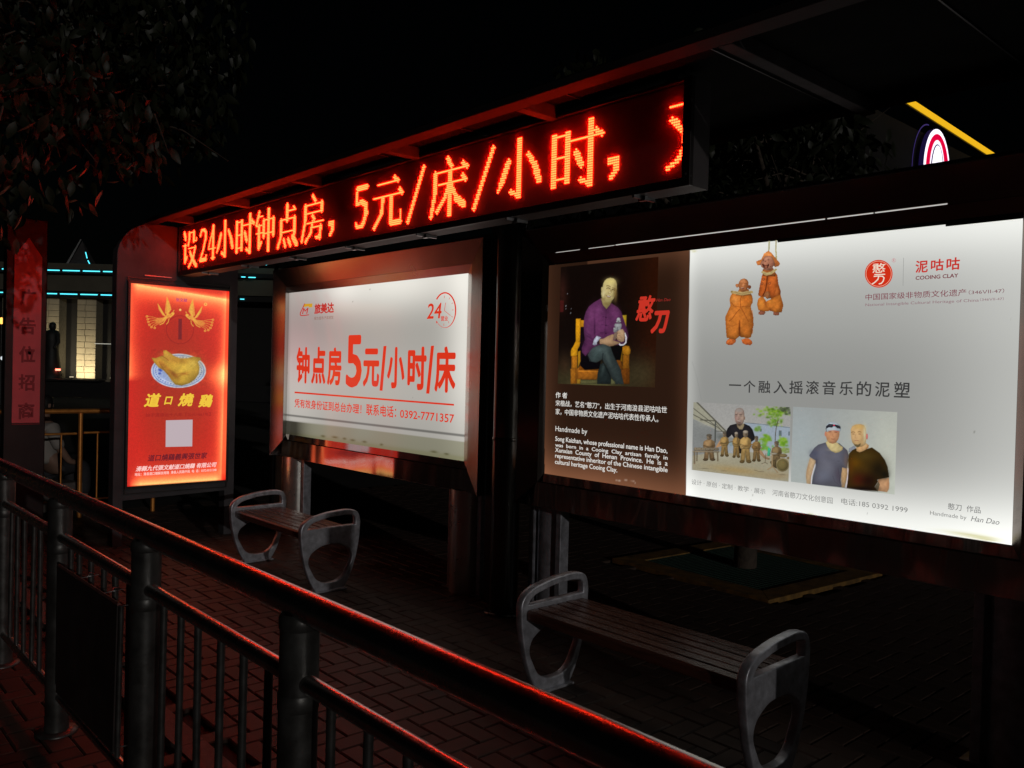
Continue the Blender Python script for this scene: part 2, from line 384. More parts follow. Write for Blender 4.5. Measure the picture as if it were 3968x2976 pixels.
# ------------------------------------------------------------------ bus shelter: end wall, columns, roof
sh = empty('bus_shelter', (-4.0, 3.3, 0), 0, 'long open bus shelter with metal roof, rounded end wall and round columns', 'bus shelter')
def S(mb): mb.v = [(x+4.0, y-3.3, z) for x, y, z in mb.v]; return mb
RX0, RX1, RYF, RYB, RZ = -7.98, 1.6, 2.60, 3.93, 2.957
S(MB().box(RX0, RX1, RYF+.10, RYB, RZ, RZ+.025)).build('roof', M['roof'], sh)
S(MB().box(RX0, RX1, RYF, RYF+.098, 2.893, 2.926).box(RX0, RX1, RYF+.060, RYF+.098, 2.9265, RZ)).build('fascia_beam', M['roof_beam'], sh, bevel=.004)
S(MB().box(RX0, RX1, RYB-.05, RYB+.01, 2.93, RZ+.03)).build('rear_beam', M['roof_beam'], sh, bevel=.004)
for i in range(9):
    x = -7.54+1.137*i
    if x > RX1: continue
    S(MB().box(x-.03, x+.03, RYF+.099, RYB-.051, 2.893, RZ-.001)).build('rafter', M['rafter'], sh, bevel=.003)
for i in range(12):
    x = -7.6+.8*i
    S(MB().box(x-.001, x+.006, RYF+.10, RYB-.05, RZ-.008, RZ-.0005)).build('sheet_joint', M['frame_dark'], sh)
def column(x, y, r, top):
    o = S(MB().lathe([(r,0),(r,top)], 28, (x,y))).build('column', M['column'], sh)
    for a in ([(r+.035,0),(r+.035,.012),(r+.004,.014)], [(r+.001,1.178),(r+.005,1.182),(r+.005,1.198),(r+.001,1.202)]):
        q_ = S(MB().lathe(a, 28, (x,y))).build('column_ring', M['column'], None); q_.parent = o
    return o
M['column'] = mat_basic('dark_polished_tube', (.10,.10,.095), .22, 1.0, .15, 5, .02, 30)
column(-4.30, 3.84, .098, 2.95); column(-.86, 3.84, .098, 2.95)
S(MB().box(-4.585,-4.47,3.90,3.915,0,2.925)).build('square_post', M['frame_dark'], sh, bevel=.004)
S(MB().box(-7.96,-7.9,3.90,3.92,0,2.925)).build('square_post', M['frame_dark'], sh, bevel=.004)
# end wall with the rounded upper corner, standing on two feet
WX = -7.9
def arc(cx, cy, r, a0, a1, n=8): return [(cx+r*math.cos(math.radians(a0+(a1-a0)*i/n)), cy+r*math.sin(math.radians(a0+(a1-a0)*i/n))) for i in range(n+1)]
outline = [(2.385,0),(2.47,0),(2.47,.405),(3.405,.43),(3.405,0),(3.5,0),(3.5,2.905)]+arc(2.385+.32, 2.905-.32, .32, 90, 180, 10)
S(MB().prism(outline, 'x', WX-.13, WX)).build('end_wall', M['wall_metal'], sh, bevel=.006)
S(MB().box(WX,WX+.012,2.475,2.4865,.47,2.40).box(WX,WX+.012,3.4135,3.425,.47,2.40).box(WX,WX+.012,2.475,3.425,.462,.47).box(WX,WX+.012,2.475,3.425,2.40,2.408)).build('wall_trim', M['frame_dark'], sh)
S(MB().box(WX,WX+.014,2.62,2.86,2.43,2.437)).build('wall_hinge', M['steel'], sh)

# ------------------------------------------------------------------ the red advertising panel on the end wall
T4 = crop(400, 1050, 1.8436)
red = empty('advertising_panel', (WX, 2.95, 1.44), 0, 'tall glowing red advertisement with roast chicken on a plate, on the shelter end wall', 'illuminated sign')
def loc(o, par): o.parent = par; o.matrix_parent_inverse = Matrix.Translation(-par.location); return o
shR = Sheet('x', WX+.028)
def red_px(u, v):
    x, y = (u-400)*1.8436, (v-1050)*1.8436
    p = Paint(x, y, (0,0,0))
    R = 168+34*np.clip(((x-520)/330.0)**2+((y-800)/760.0)**2, 0, 1); G = 38+10*np.exp(-((x-520)/260)**2)*np.exp(-((y-900)/600)**2); Bc = np.full(len(x), 31.0)
    base = lin(np.stack([R, G, Bc], 1))
    # luminance of the edge tubes behind the film
    yt = 95+(x-200)*.165; top = np.where(y > yt-6, np.exp(-np.maximum(y-yt, 0)/40.0), np.exp(-(yt-y)/12.0))*np.clip((x-205)/40, 0, 1)
    xr = 877-(y-150)*.028; rt = np.exp(-np.maximum(xr-x, 0)/(20+20*np.exp(-((y-760)/120)**2)))*np.clip((y-140)/60, 0, 1)*np.clip((1500-y)/60, 0, 1)*(.30+.95*np.exp(-((y-740)/75)**2)+.25*np.exp(-((y-1150)/260)**2))
    xl = 192-(y-95)*.022; lt = np.exp(-np.maximum(x-xl, 0)/36.0)*np.clip((790-y)/50, 0, 1)*(.22+.35*np.clip((y-500)/250, 0, 1))
    yb = 1537-(x-165)*.068; bt = np.exp(-np.maximum(yb-y, 0)/36.0)*np.clip((x-185)/80, 0, 1)*np.clip((862-x)/60, 0, 1)
    k = .85*top+1.0*rt+1.0*lt+1.1*bt
    k2 = .10*np.exp(-np.maximum(y-yt, 0)/110.0)+.08*np.exp(-np.maximum(xr-x, 0)/90.0)+.06*np.exp(-np.maximum(yb-y, 0)/110.0)
    e = base*(1+k[:, None]*2.0)+(k[:, None]**1.15)*np.array([2.6, .66, .18])+k2[:, None]*np.array([.6, .12, .05])
    rim = np.clip((x-xl)/6, 0, 1)*np.clip((xr+8-x)/8, 0, 1)*np.clip((yb+2-y)/7, 0, 1)
    e = e*np.array([1, .35, .35])*(1-rim[:, None])+e*rim[:, None]
    c = np.clip(e, 0, 6); s = np.where(c <= .0031308, c*12.92, 1.055*c**(1/2.4)-.055)*255
    p.c = s; bgc = s.copy()
    gold = (233, 172, 70)
    # circular seal
    for w_, al in ((5, .5),): 
        th = [(548+97*math.cos(t), 420+100*math.sin(t)) for t in np.linspace(0, 2*math.pi, 40)]; p.line(th, w_, (120,20,25), 4, al)
    for k_ in range(9): p.line([(475+k_*4, 350+k_*17), (525, 350+k_*17)], 3, (150,28,30), 3, .35); p.line([(575, 350+k_*17), (620-k_*3, 350+k_*17)], 3, (150,28,30), 3, .35)
    p.poly([(537,342),(563,342),(561,490),(536,490)], (112,30,38), 4, .85)
    # phoenix pair
    def bird(mx):
        q = (lambda a: [( (1096-x_ if mx else x_), y_+( (x_-440)*-.06+16 if mx else 0)) for x_, y_ in a])
        p.poly(q([(440,300),(462,320),(486,272),(474,225),(455,184),(446,240)]), gold, 5, .78); p.poly(q([(425,318),(445,318),(412,285),(404,262),(390,233),(396,275)]), gold, 5, .78); p.poly(q([(455,322),(420,332),(385,336),(370,352),(380,372),(410,370),(440,352),(462,340)]), gold, 6, .45)
        for i in range(9):
            t = i/8; p.line(q([(462-6*t, 312-8*t), (455+30*t, 186+88*t)]), 3.6, gold, 3, .95)
        for i in range(7):
            t = i/6; p.line(q([(440-4*t, 318), (390+20*t, 236+52*t)]), 4.5, gold, 3, .95)
        p.ell(*q([(462,322)])[0], 30, 13, gold, (-.5 if not mx else .5), 4, .8); p.ell(*q([(497,303)])[0], 12, 9, gold, 0, 4); p.line(q([(500,290),(506,280)]), 5, gold); p.line(q([(500,312),(478,330)]), 8, gold)
        for i in range(6):
            ex, ey = (312, 318, 322, 330, 345, 368)[i], (322, 342, 362, 382, 398, 404)[i]
            p.line(q([(452,328),(425,338+i*5),(385,338+i*9),(350+i*3,328+i*13),(ex,ey)]), 3.2, gold, 3, .9); e_ = q([(ex,ey+3)])[0]; p.ell(e_[0], e_[1], 9, 8, gold, 0, 3, .85); p.ell(e_[0], e_[1], 4, 3.5, (205,70,36), 0, 3, .7)
        p.line(q([(470,340),(465,365),(452,380)]), 5, gold); p.line(q([(450,340),(430,372),(405,384)]), 6, gold)
    bird(False); bird(True)
    p.ell(550, 278, 8, 8, (255,205,110)); p.ell(731, 238, 11, 11, (255,200,100)); p.ell(731, 238, 6, 6, (235,120,60))
    # plate with blue pattern and the roast chicken
    p.vol = .0
    p.ell(538, 713, 196, 122, (190,198,214)); p.ell(538, 713, 186, 114, (86,112,178), 0, 4, .75); p.ell(538, 713, 178, 107, (176,188,214)); p.ell(538, 712, 150, 88, (92,118,186), 0, 4, .35)
    for i in range(46):
        t = i*2*math.pi/46; p.ell(538+164*math.cos(t), 713+98*math.sin(t), 5, 4, (60,86,168), 0, 4, .8)
    for i in range(30):
        t = i*2.39; r_ = .35+.6*((i*37) % 30)/30; p.ell(530+140*r_*math.cos(t), 716+82*r_*math.sin(t), 11, 8, (52,76,168), t, 5, .75)
    body = [(428,568),(450,566),(470,580),(505,606),(548,624),(600,624),(640,612),(692,618),(700,632),(676,648),(688,690),(682,735),(655,775),(615,802),(560,820),(515,812),(488,782),(462,745),(432,712),(396,690),(365,655),(345,620),(378,622),(402,612),(432,604)]
    p.vol = .30; p.poly(body, (200,152,54), 5); p.vol = 0
    for cx, cy, rx, ry, cc, al, ro in ((600,690,90,70,(214,178,70),.8,0),(560,780,60,30,(206,168,58),.7,0),(470,620,60,26,(214,160,70),.6,.4),(540,640,110,22,(176,118,44),.55,.15),(505,740,46,16,(130,66,24),.7,.7),(410,660,36,20,(190,120,48),.6,.6),(640,660,36,30,(222,190,84),.6,0),(575,735,40,10,(150,84,30),.55,-.3),(450,690,50,12,(158,92,34),.5,.8)): p.blob(cx, cy, rx, ry, cc, al, ro)
    p.line([(400,650),(430,700),(470,742),(500,775)], 5, (140,74,26), 5, .6); p.line([(505,740),(560,730),(610,742)], 5, (146,80,30), 6, .5); p.line([(418,606),(445,622),(468,640)], 5, (120,60,22), 4, .6)
    m_ = (np.abs(x-540) < 200) & (y > 560) & (y < 840); c0 = p.c.copy(); p.tex(.05, 14); p.c = np.where(m_[:, None], p.c, c0)
    p.noise(.05, 5.0)
    return p
P0, P1, Z0, Z1 = 2.497, 3.402, .535, 2.352
loc(MB().box(WX+.001, WX+.026, P0-.006, P1+.006, Z0-.006, Z1+.006).build('panel_body', M['frame_dark']), red)
loc(MB().box(WX+.001,WX+.036,P0-.022,P0-.002,Z0-.02,Z1+.02).box(WX+.001,WX+.036,P1+.002,P1+.022,Z0-.02,Z1+.02).box(WX+.001,WX+.036,P0-.002,P1+.002,Z0-.02,Z0-.002).box(WX+.001,WX+.036,P0-.002,P1+.002,Z1+.002,Z1+.02).build('panel_frame', M['frame_dark']), red)
loc(grid_print('poster', shR, P0, P1, Z0, Z1, 210, 400, red_px, 0, None, 'print_matt'), red)
Lr = Lettering(shR, .002); au = (238,196,60)
for ch, a, bq, t_, bt_ in (('道',290,412,872,972),('口',434,497,897,955),('燒',532,648,872,967),('鷄',678,782,880,974)): Lr.text(ch, (a,t_), (a,bt_), (bq,bt_), au, T4, .035, .25)
Lr.text('始于清顺治十八年【公元1661年】', (303,1016), (303,1043), (765,1036), (150,28,28), T4, .005)
Lr.quad([(447,1067),(638,1062),(635,1253),(445,1257)], (188,172,178), T4)
Lr.text('道口燒鷄義興張世家', (316,1308), (316,1356), (742,1345), (96,24,38), T4, .02, .2)
Lr.text('滑縣九代張文献道口燒鷄 有限公司', (231,1398), (231,1436), (810,1398), (255,206,200), T4, .025, .3)
Lr.text('地址：滑县道口镇解放南路  滑县人民路中段  电  话：0372-8121248', (224,1440), (224,1463), (808,1433), (255,200,190), T4, .02)
Lr.text('张文献', (520,192), (520,218), (600,222), (170,60,120), T4, .01)
loc(Lr.build('lettering', None, 'print_matt'), red)
for q_ in Lr.singles('printed_character', 'print_matt'): loc(q_, red)

# ------------------------------------------------------------------ the two big light boxes
YP = 3.94                                  # plane of the back-lit sheets
shY = Sheet('y', YP)
T5 = crop(1000, 1000, 1.746); T1a = crop(1020, 1020, 7.373); T6 = crop(2000, 900, 1.5085); T7 = crop(2600, 850, 1.2763); T9 = crop(3300, 950, 3.311)
def light_box(name, label, ox0, ox1, lx0, lx1, px0, px1, frame_mat, low_mat):
    t = empty(name, ((ox0+ox1)/2, 3.95, .75), 0, label, 'light box', 'light boxes of the bus shelter')
    L = lambda o: loc(o, t)
    oz0, oz1, lz0, lz1, pz0, pz1 = .757, 2.592, .917, 2.433, .975, 2.370
    yo, yl, yp = 3.832, 3.90, YP-.004
    L(MB().box(ox0+.004, ox1-.004, 3.952, 4.075, oz0+.004, 2.64).build('housing', M['frame_dark'], bevel=.004))
    def band(nm, a, b2, mat):
        # four mitred strips between the rectangles a and b2, each a little sheet with thickness
        (x0,x1,z0,z1,ya), (X0,X1,Z0,Z1,yb) = a, b2; th = .006
        quads = [((x0,ya,z1),(x1,ya,z1),(X1,yb,Z1),(X0,yb,Z1)), ((x0,yb-.004,z0),(x1,yb-.004,z0),(X1,yb,Z0),(X0,yb,Z0)), ((x0,ya,z0),(x0,ya,z1),(X0,yb,Z1),(X0,yb,Z0)), ((x1,ya,z0),(x1,ya,z1),(X1,yb,Z1),(X1,yb,Z0))]
        for i, q in enumerate(quads):
            mb = MB(); nx, nz = 14, 2; A, B, C_, D = [Vector(p) for p in q]
            vs = []
            for dy in (0, th):
                for i_ in range(nx+1):
                    for j_ in range(nz+1):
                        s_, w_ = i_/nx, j_/nz; p = A.lerp(B, s_).lerp(D.lerp(C_, s_), w_); vs.append((p.x, p.y+dy, p.z))
            K = (nx+1)*(nz+1); fs = []
            for i_ in range(nx):
                for j_ in range(nz):
                    a_ = i_*(nz+1)+j_; fs += [(a_, a_+1, a_+nz+2, a_+nz+1), (K+a_, K+a_+nz+1, K+a_+nz+2, K+a_+1)]
            m2 = mat if not isinstance(mat, tuple) else mat[i]
            L(mb.add(vs, fs).build(nm, m2))
    band('frame', (ox0,ox1,oz0,oz1,yo), (lx0,lx1,lz0,lz1,yl), frame_mat)
    band('inner_frame', (lx0+.002,lx1-.002,lz0+.002,lz1-.002,yl+.001), (px0,px1,pz0,pz1,yp), low_mat)
    # outer skirt so that the bevelled frame has depth
    L(MB().box(ox0-.002,ox0+.003,yo+.001,3.95,oz0,oz1).box(ox1-.003,ox1+.002,yo+.001,3.95,oz0,oz1).box(ox0,ox1,yo+.001,3.95,oz1-.003,oz1+.003).box(ox0,ox1,yl+.003,3.95,oz0-.003,oz0+.003).build('frame_side', M['steel']))
    return t, L
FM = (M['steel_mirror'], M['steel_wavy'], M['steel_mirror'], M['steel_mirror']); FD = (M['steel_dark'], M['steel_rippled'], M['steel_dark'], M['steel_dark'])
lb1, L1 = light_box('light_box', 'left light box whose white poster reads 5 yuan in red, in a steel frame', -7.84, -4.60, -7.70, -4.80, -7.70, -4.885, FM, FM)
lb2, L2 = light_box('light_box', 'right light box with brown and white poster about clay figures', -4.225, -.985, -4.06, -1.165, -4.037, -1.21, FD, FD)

def lb1_px(u, v):
    x, y = (u-1000)*1.746, (v-1000)*1.746
    s = (x-200)/1215.0; yt = 236-s*133; yb = 1190+s*172; t = np.clip((y-yt)/(yb-yt), -.1, 1.1)
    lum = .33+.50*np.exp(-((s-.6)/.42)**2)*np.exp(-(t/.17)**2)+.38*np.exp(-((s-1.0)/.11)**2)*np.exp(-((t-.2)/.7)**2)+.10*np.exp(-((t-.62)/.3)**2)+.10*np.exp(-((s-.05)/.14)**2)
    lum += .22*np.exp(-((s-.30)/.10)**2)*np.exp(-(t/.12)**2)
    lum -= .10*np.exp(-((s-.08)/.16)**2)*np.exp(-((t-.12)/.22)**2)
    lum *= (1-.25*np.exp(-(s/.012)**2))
    c = np.array([1.0, .965, .88])*lum[:, None]
    tint = np.exp(-((s-.05)/.22)**2)*np.exp(-((t-.35)/.3)**2); c = c*(1-tint[:, None]*np.array([0, .24, .20]))
    # printed stripes at the foot
    yl = 1052+(x-195)*.1176
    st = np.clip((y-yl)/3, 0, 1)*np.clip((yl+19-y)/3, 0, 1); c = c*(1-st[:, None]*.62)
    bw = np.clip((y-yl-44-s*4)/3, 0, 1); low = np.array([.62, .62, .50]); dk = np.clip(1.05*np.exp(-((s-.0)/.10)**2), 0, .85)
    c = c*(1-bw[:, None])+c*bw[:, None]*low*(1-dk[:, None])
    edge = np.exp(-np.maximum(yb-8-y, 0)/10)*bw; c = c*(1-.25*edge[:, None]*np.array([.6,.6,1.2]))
    p = Paint(x, y, (0,0,0)); p.c = np.where(c <= .0031308, c*12.92, 1.055*np.clip(c, 1e-6, 9)**(1/2.4)-.055)*255
    for i, (a, d_, bb) in enumerate(((440,1205,14),(520,1212,20),(585,1222,12),(640,1232,16),(720,1243,14),(835,1262,10),(1190,1310,22),(1275,1326,16))): p.blob(a, d_, bb, 6, (70,66,36), .8, .15)
    for a, d_ in ((757,213),(1047,947),(640,295),(1326,870),(200,780),(1240,470)): p.ell(a, d_, 3, 3, (110,105,95), 0, 3, .6)
    for a in (300, 420, 500): p.line([(a-40,250),(a+40,420),(a+70,560)], 26, (196,150,148), 34, .16)  # pink streaks painted in as reflections of the red panel
    return p
L1(MB().box(-7.699,-4.886,YP+.0035,YP+.006,.973,2.372).build('backing', M['black']))
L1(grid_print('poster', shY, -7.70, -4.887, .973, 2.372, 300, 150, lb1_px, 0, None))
R1 = (214,52,28); Lt = Lettering(shY, .0018)
for ch, a, c_, t_, bt_ in (('钟',260,348,602,845),('点',362,456,600,850),('房',470,563,603,859),('元',712,819,612,870),('小',875,990,602,880),('时',1013,1137,600,890),('床',1197,1335,598,908)): Lt.text(ch, (a,t_), (a,bt_), (c_,bt_+6), R1, T5, .034)
Lt.text('5', (597,518), (597,870), (700,884), R1, T5, .022)
Lt.quad([(850,596),(870,594),(843,898),(823,896)], R1, T5); Lt.quad([(1171,594),(1192,592),(1160,918),(1138,916)], R1, T5)
Lt.quad([(248,903),(1327,987),(1327,999),(248,914)], R1, T5)
Lt.text('凭有效身份证到总台办理！', (248,948), (248,1008), (700,1058), R1, T5, .014)
Lt.text('联系电话：', (733,986), (733,1062), (935,1082), R1, T5, .014)
Lt.text('0392-7771357', (962,1030), (962,1084), (1327,1112), R1, T5, .012)
Lt.text('24', (1144,308), (1144,411), (1242,408), R1, T5, .012, .12); Lt.text('营业', (1238,391), (1238,425), (1286,426), R1, T5, .018)
arcp = [(1266+72*math.cos(t), 353-118*math.sin(t)) for t in np.linspace(2.45, -1.65, 40)]
for i in range(39): Lt.stroke(arcp[i:i+2], 9-6.5*max(0, i-22)/17, R1, T5)
arcp = [(1266+72*math.cos(t), 353-118*math.sin(t)) for t in np.linspace(-1.65, -2.45, 10)]; Lt.stroke(arcp, 2.5, R1, T5)
Lt.quad([(1206,424),(1216,432),(1207,444)], R1, T5)
for a, d_, e_, f_ in ((1262,255,1262,270),(1299,268,1293,278),(1320,303,1312,308),(1324,351,1313,351),(1319,400,1310,394),(1293,440,1288,428),(1258,457,1258,444),(1270,303,1262,356),(1262,356,1303,389)): Lt.stroke([(a,d_),(e_,f_)], 3, R1, T5)
RR = (186,38,32)
Lt.stroke([(1190,1158),(1130,1290),(1066,1420),(1062,1470),(1085,1497),(1200,1490),(1306,1473)], 24, RR, T1a)
Lt.quad([(1192,1162),(1412,1150),(1402,1258),(1318,1262),(1300,1232),(1160,1250)], (205,152,40), T1a)
Lt.text('M', (1118,1285), (1118,1450), (1292,1446), RR, T1a, .01, .2)
Lt.text('旅美达', (1468,1150), (1468,1445), (2020,1425), RR, T1a, .035)
Lt.text('餐饮/超市/汽车旅馆', (1460,1525), (1460,1620), (2005,1600), (140,96,84), T1a, 0)
L1(Lt.build('lettering', None))
for q_ in Lt.singles('printed_character'): L1(q_)

def lb2_px(u, v):
    x, y = (u-2600)*1.2763, (v-850)*1.2763
    X, Y = (u-2000)*1.5085, (v-900)*1.5085
    s = (x-85)/1660.0; yt = 148-s*160; yb = 1375+s*262; t = np.clip((y-yt)/(yb-yt), -.05, 1.05)
    lum = .276+.50*np.exp(-(t/.13)**1.6)+.64*np.exp(-((1-t)/.135)**1.7)+.27*np.exp(-((s-1.06)/.30)**2)*(.45+.6*t)+.14*np.exp(-((u-2666)/1300.0/.025)**2)
    lum += .08*np.exp(-((t-.25)/.16)**2)
    wv = lum[:, None]*np.array([.99, 1.0, .95])
    # brown left part
    S2 = (X-165)/840.0; yt2 = 195-S2*90; yb2 = 1413+S2*130; t2 = (Y-yt2)/(yb2-yt2)
    bl = .0065+.045*np.exp(-((1-t2)/.085)**1.4)*(1-.35*np.abs(S2-.35))*1.35+.020*np.exp(-(S2/.06)**1.2)*(.5+.5*t2)+.016*np.exp(-(t2/.05)**1.3)*(S2 > .3)+.010*np.exp(-((S2-1)/.07)**2)
    br = bl[:, None]*np.array([3.1, 1.25, .62])+np.array([.0015,.0008,.0006])
    m = np.clip((u-(2674-(v-969.6)*.01679))/1.5+.5, 0, 1)[:, None]; c = br*(1-m)+wv*m
    p = Paint(x, y, (0,0,0)); p.c = np.where(c <= .0031308, c*12.92, 1.055*np.clip(c, 1e-6, 9)**(1/2.4)-.055)*255
    for a, d_, rx, ry in ((1480,1562,120,10),(690,1458,16,5),(1560,1580,60,8),(112,156,14,5)): p.blob(a, d_, rx, ry, (205,200,140), .7, .15)
    for a, d_ in ((1680,497),(1500,1052),(970,1457),(383,1400),(404,1366),(396,1386),(1120,1050)): p.ell(a, d_, 2.5, 2.5, (90,88,80), 0, 2.5, .7)
    p.line([(104,700),(128,780),(150,890)], 1.5, (120,122,120), 2.5, .5)
    p2x, p2y = X, Y
    for pts in ([(583,1448),(690,1457),(700,1472)], [(600,1452),(650,1448)], [(820,1400),(870,1375)]):
        d = np.full(len(X), 1e9)
        for a, b_ in zip(pts, pts[1:]):
            ax, ay = a; bx, by = b_; dx, dy = bx-ax, by-ay; tt = np.clip(((X-ax)*dx+(Y-ay)*dy)/(dx*dx+dy*dy), 0, 1); d = np.minimum(d, np.hypot(X-ax-tt*dx, Y-ay-tt*dy))
        w = np.clip(1.5-d/2.0, 0, 1)*.4; p.c = p.c*(1-w[:, None])+np.array([225,215,205])*w[:, None]
    return p
L2(MB().box(-4.036,-1.212,YP+.0035,YP+.006,.973,2.372).build('backing', M['black']))
L2(grid_print('poster', shY, -4.036, -1.212, .973, 2.372, 760, 150, lb2_px, 0, None))

# ---- printed photograph of a seated man
def portrait_px(u, v):
    x, y = (u-2150)*3.6875, (v-1050)*3.6875
    p = Paint(x, y, lambda x, y: np.stack([14+26*np.exp(-((x-1500)/380)**2), 7+8*np.exp(-((x-1500)/380)**2), 5+0*x], 1))
    p.blob(500, 1560, 900, 260, (70,66,40), .75); p.blob(1250, 1450, 250, 260, (60,54,34), .6); p.blob(560, 1650, 260, 60, (110,110,66), .6)
    p.blob(110, 300, 70, 260, (52,26,20), .8); p.poly([(76,420),(130,424),(124,585),(76,588)], (74,24,22), 6, .8)
    for a, b_, r_ in ((182,326,6),(160,500,9),(160,540,7),(235,540,6),(228,602,9)): p.ell(a, b_, r_*.6, r_*1.3, (170,180,190), .3, 6, .7)
    p.blob(140, 1330, 90, 170, (60,40,26), .6)
    G1, G2, G3 = (206,142,20), (176,108,22), (112,58,12)
    # chair
    p.vol = .26
    p.poly([(302,684),(372,680),(370,1020),(300,1030)], G1, 4); p.poly([(372,702),(430,704),(430,796),(370,800)], (188,126,22), 4); p.line([(372,690),(370,1010)], 5, G3, 5, .6)
    p.poly([(962,634),(1030,632),(1024,830),(975,820)], (160,132,30), 4); p.line([(1022,640),(1018,820)], 6, (92,74,18), 5, .7)
    p.poly([(370,800),(420,810),(430,1300),(350,1330)], (16,8,16), 8)
    p.poly([(296,1010),(366,1012),(352,1080),(326,1120),(326,1200),(300,1222),(232,1216),(230,1150),(240,1110),(262,1082)], G1, 4); p.blob(270, 1180, 34, 40, (212,150,34), .5); p.line([(326,1215),(236,1222)], 8, G3, 8, .7)
    p.poly([(242,1218),(326,1218),(322,1400),(240,1400)], (168,104,24), 4); p.line([(250,1240),(250,1390)], 14, (122,70,18), 14, .5); p.poly([(334,1150),(366,1140),(370,1290),(330,1390)], (168,120,22), 5)
    p.poly([(226,1398),(322,1396),(318,1612),(228,1612)], (150,92,24), 4); p.line([(300,1400),(300,1600)], 18, (96,52,14), 16, .6)
    p.poly([(350,1370),(600,1400),(640,1440),(600,1552),(318,1548),(320,1400)], (150,88,24), 5); p.poly([(335,1424),(640,1436),(640,1446),(335,1440)], (208,128,36), 4); p.poly([(360,1330),(640,1398),(640,1420),(345,1412)], (120,66,12), 6)
    p.poly([(318,1548),(370,1550),(366,1612),(320,1612)], (150,110,30), 4); p.poly([(370,1562),(604,1560),(604,1616),(370,1612)], (84,82,50), 5)
    p.poly([(968,1086),(1000,1068),(1062,1072),(1082,1130),(1078,1180),(1058,1204),(990,1200),(964,1160)], (160,104,20), 4); p.blob(1040, 1130, 30, 50, (186,128,34), .6)
    p.poly([(976,1200),(1064,1202),(1066,1400),(970,1400)], (128,78,18), 4); p.poly([(934,1120),(972,1140),(968,1300),(934,1290)], (122,84,14), 5); p.poly([(948,1400),(1072,1392),(1068,1616),(978,1616),(955,1480)], (104,56,14), 4); p.line([(1030,1420),(1030,1600)], 22, (74,38,10), 20, .5)
    p.poly([(880,1270),(950,1280),(978,1420),(930,1400)], (110,62,16), 5)
    # trousers
    p.poly([(470,1200),(520,1110),(620,1062),(700,1040),(790,1066),(830,1160),(880,1280),(940,1400),(988,1616),(860,1618),(800,1500),(740,1360),(680,1260),(560,1330),(480,1300)], (52,62,62), 6)
    p.poly([(640,1340),(700,1310),(760,1400),(800,1500),(830,1616),(606,1616),(610,1480)], (30,38,38), 6); p.poly([(808,1540),(860,1580),(866,1618),(800,1618)], (88,88,56), 5)
    p.blob(640, 1120, 110, 50, (84,100,98), .6); p.blob(600, 1210, 60, 60, (60,76,74), .5); p.blob(760, 1240, 26, 130, (72,84,80), .5, -.35); p.blob(690, 1400, 22, 90, (58,70,68), .6, .2); p.blob(860, 1440, 22, 140, (44,54,52), .6, -.3)
    p.line([(690,1180),(680,1280),(720,1360),(790,1500)], 8, (12,16,18), 12, .8); p.line([(470,1210),(500,1260),(540,1330)], 8, (10,12,14), 12, .7)
    p.poly([(400,1215),(470,1200),(500,1290),(600,1310),(660,1280),(636,1400),(430,1416),(360,1350)], (8,6,10), 10)
    p.poly([(800,1080),(950,1060),(968,1110),(940,1270),(870,1272),(820,1150)], (8,7,8), 10)
    # jacket
    J = (92,44,84)
    p.poly([(660,392),(560,450),(490,506),(446,580),(418,680),(414,800),(420,900),(430,980),(410,1040),(386,1100),(388,1160),(440,1218),(470,1180),(540,1100),(620,1060),(700,1040),(900,1060),(990,1060),(1040,980),(1054,930),(1030,830),(990,700),(950,580),(900,520),(820,468),(790,450),(740,545)], J, 5)
    for cx, cy, rx, ry, cc, al, ro in ((520,640,50,120,(112,58,102),.7,.1),(600,740,60,200,(104,52,94),.6,0),(480,860,40,90,(110,58,102),.6,0),(640,560,50,60,(112,60,104),.6,0),(870,620,50,100,(108,56,98),.6,0),(960,760,26,130,(66,28,60),.7,-.2),(570,820,12,140,(54,22,52),.8,0),(460,1130,40,60,(96,48,88),.5,0),(500,950,70,12,(56,24,54),.7,.6),(480,900,60,8,(62,28,60),.7,.7),(540,1010,60,12,(56,24,52),.6,.3),(760,900,160,60,(78,34,70),.5,0),(420,1040,30,60,(50,20,50),.5,0),(1035,900,16,80,(60,34,58),.6,0)): p.blob(cx, cy, rx, ry, cc, al, ro)
    p.line([(660,420),(672,480),(738,552)], 12, (66,28,60), 5, .8); p.line([(796,452),(800,490),(742,552)], 10, (66,28,60), 5, .8); p.line([(738,552),(734,640),(726,780),(712,930)], 5, (46,18,44), 4, .8)
    for yy, a in ((656,682),(772,665),(886,650)):
        p.line([(a,yy-2),(735,yy+4),(a+112,yy)], 5, (48,18,46), 4, .9); p.ell(732, yy+6, 10, 9, (40,14,38), 0, 4, .9)
    # cuffs
    p.poly([(600,926),(664,950),(636,980),(600,1054),(560,1060),(542,1050),(560,980)], (182,186,202), 4); p.blob(575, 1040, 14, 30, (130,132,150), .5)
    p.line([(1002,890),(1022,950),(1018,1020),(985,1054),(938,1056),(922,1040)], 18, (200,200,206), 4)
    p.tex(.05, 22)
    # neck and head
    p.vol = .20
    p.poly([(668,390),(664,400),(690,490),(740,546),(790,480),(812,440),(800,400)], (150,134,86), 5); p.blob(745, 470, 50, 30, (110,92,52), .6)
    sk = (190,174,118)
    hd = [(688,226),(694,180),(716,138),(752,108),(796,98),(842,108),(874,140),(888,190),(886,250),(878,300),(862,350),(846,392),(816,424),(780,446),(740,444),(700,420),(674,380),(664,330),(668,290),(664,250),(672,230)]
    p.poly(hd, sk, 5); p.blob(800, 150, 80, 50, (214,196,120), .8); p.blob(700, 330, 26, 80, (206,196,150), .6); p.blob(868, 300, 20, 90, (160,140,84), .6); p.blob(770, 420, 70, 30, (150,134,84), .6); p.blob(790, 240, 70, 26, (200,180,120), .5)
